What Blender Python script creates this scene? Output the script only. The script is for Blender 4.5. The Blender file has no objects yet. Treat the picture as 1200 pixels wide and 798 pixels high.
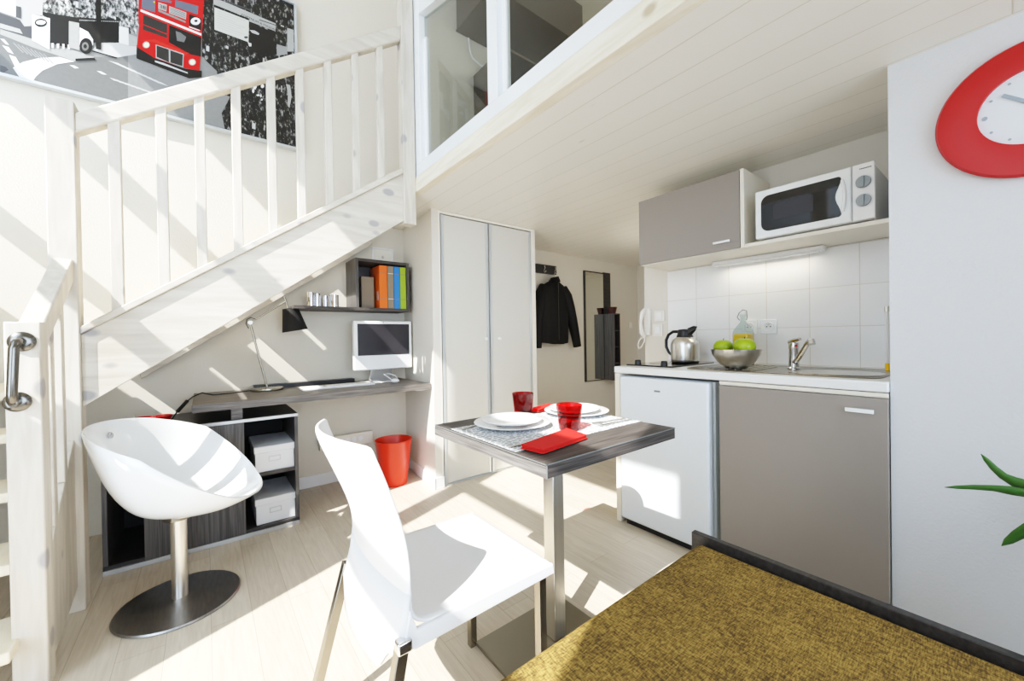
import bpy, bmesh, math, random
from mathutils import Vector, Matrix
random.seed(7)
PI = math.pi
scene = bpy.context.scene
COL = scene.collection

# ------------------------------------------------------------------ materials
def _nt(name):
    m = bpy.data.materials.new(name); m.use_nodes = True
    nt = m.node_tree; nt.nodes.clear()
    out = nt.nodes.new('ShaderNodeOutputMaterial'); b = nt.nodes.new('ShaderNodeBsdfPrincipled')
    nt.links.new(b.outputs[0], out.inputs[0])
    return m, nt, b
def srgb(c):
    return tuple((v/255/12.92 if v/255 <= .04045 else ((v/255+.055)/1.055)**2.4) for v in c) + (1,)
def mat(name, rgb, rough=.5, metal=0, var=.04, scale=8, bump=0, bscale=200, coat=0, stretch=None, trans=0, ior=1.45, spec=.5):
    m, nt, b = _nt(name)
    c = srgb(rgb)
    N = nt.nodes.new; L = nt.links.new
    tc = N('ShaderNodeTexCoord'); mp = N('ShaderNodeMapping'); L(tc.outputs['Object'], mp.inputs[0])
    if stretch: mp.inputs['Scale'].default_value = stretch
    nz = N('ShaderNodeTexNoise'); nz.inputs['Scale'].default_value = scale; nz.inputs['Detail'].default_value = 4
    L(mp.outputs[0], nz.inputs['Vector'])
    mx = N('ShaderNodeMix'); mx.data_type = 'RGBA'
    mx.inputs[6].default_value = tuple(max(0, v*(1-var)) for v in c[:3])+(1,)
    mx.inputs[7].default_value = tuple(min(1, v*(1+var)) for v in c[:3])+(1,)
    L(nz.outputs[0], mx.inputs[0]); L(mx.outputs[2], b.inputs['Base Color'])
    b.inputs['Roughness'].default_value = rough; b.inputs['Metallic'].default_value = metal
    b.inputs['Specular IOR Level'].default_value = spec
    if coat: b.inputs['Coat Weight'].default_value = coat; b.inputs['Coat Roughness'].default_value = .05
    if trans: b.inputs['Transmission Weight'].default_value = trans; b.inputs['IOR'].default_value = ior
    if bump:
        n2 = N('ShaderNodeTexNoise'); n2.inputs['Scale'].default_value = bscale; n2.inputs['Detail'].default_value = 3
        L(tc.outputs['Object'], n2.inputs['Vector'])
        bp = N('ShaderNodeBump'); bp.inputs['Strength'].default_value = bump; bp.inputs['Distance'].default_value = .004
        L(n2.outputs[0], bp.inputs['Height']); L(bp.outputs[0], b.inputs['Normal'])
    return m
def wood(name, c0, c1, rough=.5, stretch=(1, 12, 12), scale=3, knots=None, bump=.1, contrast=(.35, .65), spec=.5):
    m, nt, b = _nt(name); N = nt.nodes.new; L = nt.links.new
    tc = N('ShaderNodeTexCoord'); mp = N('ShaderNodeMapping'); mp.inputs['Scale'].default_value = stretch
    L(tc.outputs['Object'], mp.inputs[0])
    nz = N('ShaderNodeTexNoise'); nz.inputs['Scale'].default_value = scale; nz.inputs['Detail'].default_value = 8; nz.inputs['Distortion'].default_value = .6
    L(mp.outputs[0], nz.inputs['Vector'])
    cr = N('ShaderNodeValToRGB'); cr.color_ramp.elements[0].position = contrast[0]; cr.color_ramp.elements[1].position = contrast[1]
    cr.color_ramp.elements[0].color = srgb(c0); cr.color_ramp.elements[1].color = srgb(c1)
    L(nz.outputs[0], cr.inputs[0]); col = cr.outputs[0]
    if knots:
        mk = N('ShaderNodeMapping'); mk.inputs['Scale'].default_value = knots[1]; L(tc.outputs['Object'], mk.inputs[0])
        vo = N('ShaderNodeTexVoronoi'); vo.inputs['Scale'].default_value = 1; vo.inputs['Randomness'].default_value = 1; L(mk.outputs[0], vo.inputs['Vector'])
        r2 = N('ShaderNodeValToRGB'); r2.color_ramp.elements[0].position = .13; r2.color_ramp.elements[1].position = .19
        r2.color_ramp.elements[0].color = (1, 1, 1, 1); r2.color_ramp.elements[1].color = (0, 0, 0, 1)
        L(vo.outputs['Distance'], r2.inputs[0])
        mx = N('ShaderNodeMix'); mx.data_type = 'RGBA'; L(r2.outputs[0], mx.inputs[0]); L(col, mx.inputs[6]); mx.inputs[7].default_value = srgb(knots[0])
        col = mx.outputs[2]
    L(col, b.inputs['Base Color']); b.inputs['Roughness'].default_value = rough; b.inputs['Specular IOR Level'].default_value = spec
    if bump:
        bp = N('ShaderNodeBump'); bp.inputs['Strength'].default_value = bump; bp.inputs['Distance'].default_value = .002
        L(nz.outputs[0], bp.inputs['Height']); L(bp.outputs[0], b.inputs['Normal'])
    return m
def floor_mat():
    m, nt, b = _nt('floor_planks'); N = nt.nodes.new; L = nt.links.new
    tc = N('ShaderNodeTexCoord'); mp = N('ShaderNodeMapping'); mp.inputs['Rotation'].default_value = (0, 0, PI/2)
    L(tc.outputs['Object'], mp.inputs[0])
    br = N('ShaderNodeTexBrick'); br.inputs['Scale'].default_value = 1; br.inputs['Brick Width'].default_value = 1.25
    br.inputs['Row Height'].default_value = .13; br.inputs['Mortar Size'].default_value = .0012; br.inputs['Mortar Smooth'].default_value = .3
    br.inputs['Color1'].default_value = srgb((216, 205, 187)); br.inputs['Color2'].default_value = srgb((206, 194, 175)); br.inputs['Mortar'].default_value = srgb((178, 165, 146))
    L(mp.outputs[0], br.inputs[0])
    m2 = N('ShaderNodeMapping'); m2.inputs['Scale'].default_value = (22, 1.6, 1); L(tc.outputs['Object'], m2.inputs[0])
    nz = N('ShaderNodeTexNoise'); nz.inputs['Scale'].default_value = 3; nz.inputs['Detail'].default_value = 9; nz.inputs['Distortion'].default_value = 1.2
    L(m2.outputs[0], nz.inputs['Vector'])
    cr = N('ShaderNodeValToRGB'); cr.color_ramp.elements[0].position = .3; cr.color_ramp.elements[1].position = .7
    cr.color_ramp.elements[0].color = (.80, .77, .73, 1); cr.color_ramp.elements[1].color = (1.0, 1.0, 1.0, 1); L(nz.outputs[0], cr.inputs[0])
    mx = N('ShaderNodeMix'); mx.data_type = 'RGBA'; mx.blend_type = 'MULTIPLY'; mx.inputs[0].default_value = .8
    L(br.outputs[0], mx.inputs[6]); L(cr.outputs[0], mx.inputs[7]); L(mx.outputs[2], b.inputs['Base Color'])
    b.inputs['Roughness'].default_value = .42
    return m
def tile_mat():
    m, nt, b = _nt('white_wall_tiles'); N = nt.nodes.new; L = nt.links.new
    tc = N('ShaderNodeTexCoord'); mp = N('ShaderNodeMapping'); L(tc.outputs['Object'], mp.inputs[0])
    # the tiles lie in the YZ plane: swing y,z into the brick texture's x,y
    sx = N('ShaderNodeSeparateXYZ'); cx = N('ShaderNodeCombineXYZ'); L(mp.outputs[0], sx.inputs[0])
    mp.inputs['Location'].default_value = (0, -.058, -.91)
    L(sx.outputs[1], cx.inputs[0]); L(sx.outputs[2], cx.inputs[1])
    br = N('ShaderNodeTexBrick'); br.inputs['Scale'].default_value = 1; br.inputs['Brick Width'].default_value = .2; br.inputs['Row Height'].default_value = .2
    br.offset = 0; br.inputs['Mortar Size'].default_value = .0018; br.inputs['Mortar Smooth'].default_value = .2
    br.inputs['Color1'].default_value = srgb((236, 236, 236)); br.inputs['Color2'].default_value = srgb((232, 233, 235)); br.inputs['Mortar'].default_value = srgb((212, 206, 196))
    L(cx.outputs[0], br.inputs[0]); L(br.outputs[0], b.inputs['Base Color'])
    bp = N('ShaderNodeBump'); bp.invert = True; bp.inputs['Strength'].default_value = .5; bp.inputs['Distance'].default_value = .002
    L(br.outputs['Fac'], bp.inputs['Height']); L(bp.outputs[0], b.inputs['Normal'])
    b.inputs['Roughness'].default_value = .22
    return m
def board_mat():  # painted tongue and groove boards running along Y
    m, nt, b = _nt('painted_boards'); N = nt.nodes.new; L = nt.links.new
    tc = N('ShaderNodeTexCoord'); mp = N('ShaderNodeMapping'); mp.inputs['Rotation'].default_value = (0, 0, PI/2); L(tc.outputs['Object'], mp.inputs[0])
    br = N('ShaderNodeTexBrick'); br.inputs['Scale'].default_value = 1; br.inputs['Brick Width'].default_value = 6; br.inputs['Row Height'].default_value = .135
    br.inputs['Mortar Size'].default_value = .0022; br.inputs['Mortar Smooth'].default_value = .6
    br.inputs['Color1'].default_value = srgb((232, 228, 218)); br.inputs['Color2'].default_value = srgb((229, 225, 215)); br.inputs['Mortar'].default_value = srgb((200, 191, 170))
    L(mp.outputs[0], br.inputs[0])
    vo = N('ShaderNodeTexVoronoi'); vo.inputs['Scale'].default_value = 1; mk = N('ShaderNodeMapping'); mk.inputs['Scale'].default_value = (7, 2.2, 1)
    L(tc.outputs['Object'], mk.inputs[0]); L(mk.outputs[0], vo.inputs['Vector'])
    r2 = N('ShaderNodeValToRGB'); r2.color_ramp.elements[0].position = .02; r2.color_ramp.elements[1].position = .06
    r2.color_ramp.elements[0].color = (.5, .5, .5, 1); r2.color_ramp.elements[1].color = (0, 0, 0, 1); L(vo.outputs['Distance'], r2.inputs[0])
    mx = N('ShaderNodeMix'); mx.data_type = 'RGBA'; L(r2.outputs[0], mx.inputs[0]); L(br.outputs[0], mx.inputs[6]); mx.inputs[7].default_value = srgb((176, 172, 165))
    L(mx.outputs[2], b.inputs['Base Color'])
    bp = N('ShaderNodeBump'); bp.invert = True; bp.inputs['Strength'].default_value = .35; bp.inputs['Distance'].default_value = .003
    L(br.outputs['Fac'], bp.inputs['Height']); L(bp.outputs[0], b.inputs['Normal'])
    b.inputs['Roughness'].default_value = .38
    return m
def weave_mat():
    m, nt, b = _nt('ochre_woven_fabric'); N = nt.nodes.new; L = nt.links.new
    tc = N('ShaderNodeTexCoord')
    def n(sc, s):
        mp = N('ShaderNodeMapping'); mp.inputs['Scale'].default_value = sc; L(tc.outputs['Object'], mp.inputs[0])
        z = N('ShaderNodeTexNoise'); z.inputs['Scale'].default_value = s; z.inputs['Detail'].default_value = 3; L(mp.outputs[0], z.inputs['Vector']); return z
    a = n((420, 70, 70), 1); c = n((90, 420, 90), 1); d = n((9, 9, 9), 1)
    ad = N('ShaderNodeMath'); ad.operation = 'ADD'; L(a.outputs[0], ad.inputs[0]); L(c.outputs[0], ad.inputs[1])
    a2 = N('ShaderNodeMath'); a2.operation = 'MULTIPLY_ADD'; a2.inputs[1].default_value = .35; L(d.outputs[0], a2.inputs[0]); L(ad.outputs[0], a2.inputs[2])
    cr = N('ShaderNodeValToRGB'); e = cr.color_ramp.elements
    e[0].position = .92; e[0].color = srgb((80, 64, 40)); e[1].position = 1.42; e[1].color = srgb((168, 138, 76))
    k = cr.color_ramp.elements.new(1.0) if False else None
    mr = N('ShaderNodeMapRange'); mr.inputs[1].default_value = .85; mr.inputs[2].default_value = 1.5; L(a2.outputs[0], mr.inputs[0])
    e[0].position = .12; e[1].position = .85
    k = cr.color_ramp.elements.new(.45); k.color = srgb((122, 99, 52))
    L(mr.outputs[0], cr.inputs[0]); L(cr.outputs[0], b.inputs['Base Color'])
    bp = N('ShaderNodeBump'); bp.inputs['Strength'].default_value = .35; bp.inputs['Distance'].default_value = .002
    L(ad.outputs[0], bp.inputs['Height']); L(bp.outputs[0], b.inputs['Normal'])
    b.inputs['Roughness'].default_value = .9; b.inputs['Specular IOR Level'].default_value = .2
    return m
def runner_mat():
    m, nt, b = _nt('lace_print_runner'); N = nt.nodes.new; L = nt.links.new
    tc = N('ShaderNodeTexCoord'); vo = N('ShaderNodeTexVoronoi'); vo.inputs['Scale'].default_value = 55; vo.feature = 'DISTANCE_TO_EDGE'
    L(tc.outputs['Object'], vo.inputs['Vector'])
    cr = N('ShaderNodeValToRGB'); cr.color_ramp.elements[0].position = .06; cr.color_ramp.elements[1].position = .16
    cr.color_ramp.elements[0].color = srgb((232, 234, 236)); cr.color_ramp.elements[1].color = srgb((160, 164, 168))
    L(vo.outputs[0], cr.inputs[0]); L(cr.outputs[0], b.inputs['Base Color']); b.inputs['Roughness'].default_value = .8
    return m
def glass_mat(name, rgb=(255, 255, 255), rough=0, ior=1.45, thin=False):
    m, nt, b = _nt(name); N = nt.nodes.new; L = nt.links.new
    if thin:
        nt.nodes.remove(b); out = [n for n in nt.nodes if n.type == 'OUTPUT_MATERIAL'][0]
        t = N('ShaderNodeBsdfTransparent'); t.inputs[0].default_value = srgb(rgb); g = N('ShaderNodeBsdfGlossy'); g.inputs['Roughness'].default_value = .01
        f = N('ShaderNodeFresnel'); f.inputs[0].default_value = ior; mx = N('ShaderNodeMixShader')
        ge = N('ShaderNodeNewGeometry'); iv = N('ShaderNodeMath'); iv.operation = 'SUBTRACT'; iv.inputs[0].default_value = 1; L(ge.outputs['Backfacing'], iv.inputs[1])
        mu = N('ShaderNodeMath'); mu.operation = 'MULTIPLY'; L(f.outputs[0], mu.inputs[0]); L(iv.outputs[0], mu.inputs[1])
        L(mu.outputs[0], mx.inputs[0]); L(t.outputs[0], mx.inputs[1]); L(g.outputs[0], mx.inputs[2]); L(mx.outputs[0], out.inputs[0])
        return m
    b.inputs['Base Color'].default_value = srgb(rgb); b.inputs['Transmission Weight'].default_value = 1
    b.inputs['Roughness'].default_value = rough; b.inputs['IOR'].default_value = ior
    return m

M = {}
M['plaster'] = mat('white_plaster', (216, 209, 195), .85, bump=.25, bscale=110, var=.015)
M['plaster_cool'] = mat('cool_white_plaster', (214, 216, 220), .85, bump=.45, bscale=120, var=.015)
M['plain_white'] = mat('painted_wall', (220, 214, 203), .7, var=.015)
M['floor'] = floor_mat(); M['tiles'] = tile_mat(); M['boards'] = board_mat()
M['white_wood'] = wood('whitewashed_pine', (194, 185, 170), (212, 204, 191), .5, (10, 10, 1.2), 3, ((160, 155, 152), (7, 7, 5.0)), .05)
M['white_wood_x'] = wood('whitewashed_pine_long', (194, 185, 170), (212, 204, 190), .5, (1.2, 10, 10), 3, ((160, 155, 152), (4.5, 7, 7.5)), .05)
M['beam_wood'] = wood('pale_pine_beam', (222, 211, 186), (236, 229, 212), .55, (10, 1.2, 10), 3, ((186, 170, 140), (2, 5, 7)), .08)
M['tread_wood'] = wood('pale_tread_wood', (226, 212, 182), (238, 228, 206), .5, (8, 1.2, 8), 3, None, .05)
M['grey_wood'] = wood('dark_grey_woodgrain', (54, 50, 48), (94, 88, 84), .55, (1.6, 60, 60), 3, None, .04, spec=.25)
M['desk_wood'] = wood('desk_grey_woodgrain', (78, 73, 69), (128, 121, 114), .45, (1.6, 60, 60), 3, None, .04, spec=.4)
M['grey_wood_y'] = wood('dark_grey_woodgrain_y', (78, 74, 72), (130, 126, 122), .5, (60, 1.6, 60), 3, None, .04)
M['grey_wood_z'] = wood('dark_grey_woodgrain_z', (58, 55, 54), (92, 88, 86), .4, (40, 40, 1.2), 3, None, .04)
M['dark_wood'] = wood('near_black_woodgrain', (38, 35, 34), (58, 54, 52), .4, (1.2, 30, 30), 3, None, .04)
M['metal_edge'] = mat('aluminium_edge', (196, 196, 196), .35, .7)
M['steel'] = mat('brushed_steel', (214, 211, 205), .28, 1, var=.12, scale=3, stretch=(40, 40, 1))
M['steel_dark'] = mat('dark_brushed_steel', (120, 117, 112), .22, 1, var=.2, scale=3, stretch=(30, 30, 1))
M['base_steel'] = mat('spun_steel_base', (160, 158, 156), .36, 1, var=.25, scale=5, stretch=(20, 3, 1))
M['leg_steel'] = mat('leg_steel', (160, 154, 142), .25, 1, var=.1)
M['chrome'] = mat('chrome', (220, 220, 222), .08, 1, var=.02)
M['plate_steel'] = mat('satin_floor_plate', (140, 134, 120), .35, .85, var=.04)
M['gloss_white'] = mat('gloss_white_plastic', (238, 241, 243), .18, coat=.6, var=.005)
M['white_plastic'] = mat('white_plastic', (236, 236, 236), .35, var=.01)
M['chair_white'] = mat('satin_white_plastic', (240, 240, 241), .4, var=.005)
M['fridge_white'] = mat('fridge_enamel', (226, 233, 240), .28, var=.01)
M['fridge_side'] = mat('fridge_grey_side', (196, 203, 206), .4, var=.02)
M['cab_white'] = mat('white_laminate', (232, 226, 213), .4, var=.01)
M['counter'] = mat('white_worktop', (235, 236, 236), .3, var=.01)
M['taupe'] = mat('taupe_laminate', (142, 134, 127), .38, var=.02)
M['door_grey'] = mat('pale_grey_door', (208, 204, 194), .5, var=.01)
M['alu'] = mat('alu_strip', (206, 212, 216), .3, .5, var=.02)
M['black'] = mat('black_plastic', (22, 21, 21), .35, var=.1)
M['matte_black'] = mat('matte_black', (20, 18, 17), .8, var=.1)
M['ink_black'] = mat('black_glass', (10, 10, 11), .06, var=.05, coat=.5)
M['screen'] = mat('computer_screen', (50, 48, 52), .12, var=.05)
M['leather'] = mat('black_leather', (11, 10, 9), .6, spec=.25, var=.2, bump=.3, bscale=60)
M['red'] = mat('red_lacquer', (184, 22, 20), .35, var=.02)
M['red_bin'] = mat('red_plastic', (214, 46, 10), .35, var=.02)
M['red_cloth'] = mat('red_napkin_cloth', (206, 24, 14), .9, var=.05, bump=.2, bscale=500)
M['red_glass'] = glass_mat('red_glass', (214, 52, 42), thin=True, ior=1.45)
M['clear_glass'] = glass_mat('clear_glass', (250, 252, 250))
M['bottle_clear'] = glass_mat('bottle_clear', (228, 236, 234), thin=True, ior=1.4)
M['pane'] = glass_mat('window_pane', (225, 228, 226), thin=True, ior=1.5)
M['juice'] = mat('orange_juice', (246, 190, 20), .3, var=.02)
M['green'] = mat('green_apple_skin', (150, 174, 18), .3, var=.12, scale=14)
M['leaf'] = mat('leaf_green', (62, 110, 40), .45, var=.3, scale=20)
M['orange'] = mat('orange_binder', (232, 104, 22), .4, var=.05)
M['taupe_card'] = mat('taupe_binder', (132, 118, 100), .5, var=.05)
M['blue'] = mat('blue_binder', (44, 122, 200), .4, var=.05)
M['lime'] = mat('lime_binder', (150, 176, 36), .4, var=.05)
M['box_card'] = mat('white_card', (226, 226, 228), .6, var=.02)
M['fabric'] = weave_mat(); M['runner'] = runner_mat()
M['mirror'] = mat('mirror_glass', (225, 224, 215), .01, 1, var=.0)
M['pot'] = mat('dark_red_pot', (70, 28, 26), .4)
M['pot_clay'] = mat('white_pot', (225, 225, 225), .4)
M['soil'] = mat('soil', (50, 38, 28), .9, var=.3, scale=60)
M['porcelain'] = mat('white_porcelain', (246, 246, 246), .12, var=0, coat=.4)
M['clock_face'] = mat('clock_face', (222, 228, 236), .3, var=.01)
M['grey_mark'] = mat('grey_mark', (150, 162, 176), .5)
M['text_grey'] = mat('grey_print', (120, 124, 130), .5)
M['dial'] = mat('dial_grey', (134, 138, 138), .3, .4)
M['lamp_lining'] = mat('warm_paper_inside', (210, 208, 200), .7)  # plain pale colour for the inside of the desk lamp
M['handset'] = mat('intercom_white', (232, 228, 220), .4)
M['hotred'] = mat('red_dot', (200, 20, 20), .4)
M['mez_dark'] = mat('dark_taupe_panel', (78, 70, 62), .5)
GREYS = {'g08': (24, 23, 22), 'g15': (44, 42, 40), 'g25': (66, 66, 68), 'g40': (104, 104, 102), 'g50': (130, 130, 128), 'g55': (144, 144, 142), 'g60': (150, 150, 148), 'g62': (164, 164, 160),
         'g70': (178, 178, 175), 'g75': (192, 192, 190), 'g80': (204, 204, 202), 'g85': (200, 200, 190), 'g90': (224, 224, 222), 'g95': (238, 240, 240),
         'red': (190, 18, 18), 'redl': (206, 40, 30), 'blu': (92, 96, 110), 'cream': (250, 240, 200), 'yel': (210, 190, 40)}
def clutter_mat(name, lo, mid, hi, scale, p0=.48):
    m, nt, b = _nt(name); N = nt.nodes.new; L = nt.links.new
    tc = N('ShaderNodeTexCoord'); mp = N('ShaderNodeMapping'); mp.inputs['Scale'].default_value = (1.6, 1, .8); L(tc.outputs['Object'], mp.inputs[0])
    nz = N('ShaderNodeTexNoise'); nz.inputs['Scale'].default_value = scale; nz.inputs['Detail'].default_value = 5; nz.inputs['Roughness'].default_value = .75; L(mp.outputs[0], nz.inputs['Vector'])
    cr = N('ShaderNodeValToRGB'); e = cr.color_ramp.elements; e[0].position = p0; e[0].color = srgb(lo); e[1].position = p0+.18; e[1].color = srgb(hi)
    k = e.new(p0+.07); k.color = srgb(mid); L(nz.outputs[0], cr.inputs[0]); L(cr.outputs[0], b.inputs['Base Color']); b.inputs['Roughness'].default_value = .3
    return m
for k, v in GREYS.items(): M['p_'+k] = mat('poster_'+k, v, .3, var=.12 if k[1:] in ('40', '50', '62') else .03, scale=60)
M['p_gcl'] = clutter_mat('poster_busy_street', (22, 21, 20), (90, 90, 88), (215, 215, 212), 40, .42)
M['p_gcd'] = clutter_mat('poster_dark_facade', (20, 19, 18), (44, 43, 41), (170, 169, 164), 30)
GREYS['gcl'] = GREYS['gcd'] = 0

# ------------------------------------------------------------------ mesh builder
class MB:
    def __init__(s): s.v = []; s.f = []; s.mi = []; s.cur = 0
    def add(s, vs, fs):
        o = len(s.v); s.v += [tuple(p) for p in vs]; s.f += [tuple(i+o for i in f) for f in fs]; s.mi += [s.cur]*len(fs); return s
    def box(s, x0, x1, y0, y1, z0, z1):
        return s.add([(x0,y0,z0),(x1,y0,z0),(x1,y1,z0),(x0,y1,z0),(x0,y0,z1),(x1,y0,z1),(x1,y1,z1),(x0,y1,z1)],
                     [(0,3,2,1),(4,5,6,7),(0,1,5,4),(1,2,6,5),(2,3,7,6),(3,0,4,7)])
    def prism(s, poly, ax, a0, a1):
        n = len(poly)
        def P(p, a): return {'x': (a, p[0], p[1]), 'y': (p[0], a, p[1]), 'z': (p[0], p[1], a)}[ax]
        return s.add([P(p, a0) for p in poly]+[P(p, a1) for p in poly],
                     [tuple(range(n))[::-1], tuple(range(n, 2*n))]+[(i, (i+1) % n, n+(i+1) % n, n+i) for i in range(n)])
    def loft(s, rings, closed=True, cap=True):
        n = len(rings[0]); vs = [p for r in rings for p in r]; fs = []
        for a in range(len(rings)-1):
            for i in range(n if closed else n-1):
                j = (i+1) % n; fs.append((a*n+i, a*n+j, (a+1)*n+j, (a+1)*n+i))
        if cap and closed: fs += [tuple(range(n))[::-1], tuple(range((len(rings)-1)*n, len(rings)*n))]
        return s.add(vs, fs)
    def tube(s, pts, r, n=10, sq=False, cap=True):
        pts = [Vector(p) for p in pts]; rs = r if isinstance(r, (list, tuple)) else [r]*len(pts)
        rings = []; up = None
        for i, p in enumerate(pts):
            d = (pts[min(i+1, len(pts)-1)]-pts[max(i-1, 0)]).normalized()
            if up is None:
                up = Vector((0, 0, 1)) if abs(d.z) < .9 else Vector((0, 1, 0))
            a = d.cross(up).normalized(); b = a.cross(d).normalized(); up = b
            if sq:
                q = [(-1,-1),(1,-1),(1,1),(-1,1)]; rings.append([p+a*(u*rs[i])+b*(w*rs[i]) for u, w in q])
            else: rings.append([p+a*(math.cos(2*PI*k/n)*rs[i])+b*(math.sin(2*PI*k/n)*rs[i]) for k in range(n)])
        return s.loft(rings, True, cap)
    def lathe(s, prof, cx, cy, n=32, z0=0, cap=True):
        rings = [[(cx+r*math.cos(2*PI*k/n), cy+r*math.sin(2*PI*k/n), z0+z) for k in range(n)] for r, z in prof]
        return s.loft(rings, True, cap)
    def ball(s, c, r, n=16, sc=(1, 1, 1)):
        rings = []
        for i in range(1, n//2):
            t = PI*i/(n//2); rings.append([(c[0]+r*sc[0]*math.sin(t)*math.cos(2*PI*k/n), c[1]+r*sc[1]*math.sin(t)*math.sin(2*PI*k/n), c[2]-r*sc[2]*math.cos(t)) for k in range(n)])
        return s.loft(rings, True, True)
    def disc_x(s, cy, cz, r, x0, x1, n=40, r1=None):  # disc facing -X, x0 < x1
        r1 = r if r1 is None else r1
        return s.loft([[(x0, cy+r*math.cos(2*PI*k/n), cz+r*math.sin(2*PI*k/n)) for k in range(n)],
                       [(x1, cy+r1*math.cos(2*PI*k/n), cz+r1*math.sin(2*PI*k/n)) for k in range(n)]])
    def xf(s, mtx, start=0):
        s.v[start:] = [tuple(mtx @ Vector(p)) for p in s.v[start:]]; return s
    def build(s, name, m, parent=None, smooth=None, bevel=0, seg=2, kind=None, label=None, subsurf=0, solid=0):
        me = bpy.data.meshes.new(name); me.from_pydata(s.v, [], s.f)
        ms = m if isinstance(m, (list, tuple)) else [m]
        for q in ms: me.materials.append(M[q] if isinstance(q, str) else q)
        if len(ms) > 1: me.polygons.foreach_set('material_index', s.mi)
        bm = bmesh.new(); bm.from_mesh(me); bmesh.ops.recalc_face_normals(bm, faces=bm.faces); bm.to_mesh(me); bm.free()
        o = bpy.data.objects.new(name, me); COL.objects.link(o)
        if smooth or bevel or subsurf:
            me.polygons.foreach_set('use_smooth', [True]*len(me.polygons))
            me.set_sharp_from_angle(angle=math.radians(smooth if smooth and smooth > 1 else 35))
        if solid:
            q = o.modifiers.new('thickness', 'SOLIDIFY'); q.thickness = solid; q.offset = 0
        if bevel:
            q = o.modifiers.new('bevel', 'BEVEL'); q.width = bevel; q.segments = seg; q.limit_method = 'ANGLE'; q.harden_normals = False
        if subsurf:
            q = o.modifiers.new('sub', 'SUBSURF'); q.levels = subsurf; q.render_levels = subsurf
        if parent:
            attach(o, parent)
        if kind: o['kind'] = kind
        if label: o['label'] = label
        return o
def wloc(o):
    p = Vector(o.location)
    return p
def attach(o, parent):
    o.parent = parent
    if parent.type == 'EMPTY' : o.matrix_parent_inverse = Matrix.Translation(-Vector(parent.location))
def thing(name, loc, label, cat, group=None):
    o = bpy.data.objects.new(name, None); o.empty_display_size = .05; COL.objects.link(o); o.location = loc
    return tag(o, label, cat, group)
def tag(o, label, cat, group=None):
    o['label'] = label; o['category'] = cat
    if group: o['group'] = group
    return o
def struct(o): o['kind'] = 'structure'; return o
def duplicate(root, delta, label=None, rotz=0):
    r = root.copy(); COL.objects.link(r)
    if r.type == 'EMPTY': r.location = Vector(root.location)+Vector(delta); r.rotation_euler.z += rotz
    else: r.location = Vector(root.location)+Vector(delta)
    if label: r['label'] = label
    for ch in [c for c in bpy.data.objects if c.parent == root]:
        c = ch.copy(); COL.objects.link(c); c.parent = r
        for g in [x for x in bpy.data.objects if x.parent == ch]:
            d = g.copy(); COL.objects.link(d); d.parent = c
    return r
def text_mb(txt, h, bold=False):
    cu = bpy.data.curves.new('t', 'FONT'); cu.body = txt; cu.size = h; cu.align_x = 'CENTER'; cu.align_y = 'CENTER'; cu.extrude = 0
    to = bpy.data.objects.new('t', cu); COL.objects.link(to); bpy.context.view_layer.update()
    me = to.evaluated_get(bpy.context.evaluated_depsgraph_get()).to_mesh()
    mb = MB(); mb.add([tuple(v.co) for v in me.vertices], [tuple(p.vertices) for p in me.polygons])
    bpy.data.objects.remove(to); return mb
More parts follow.
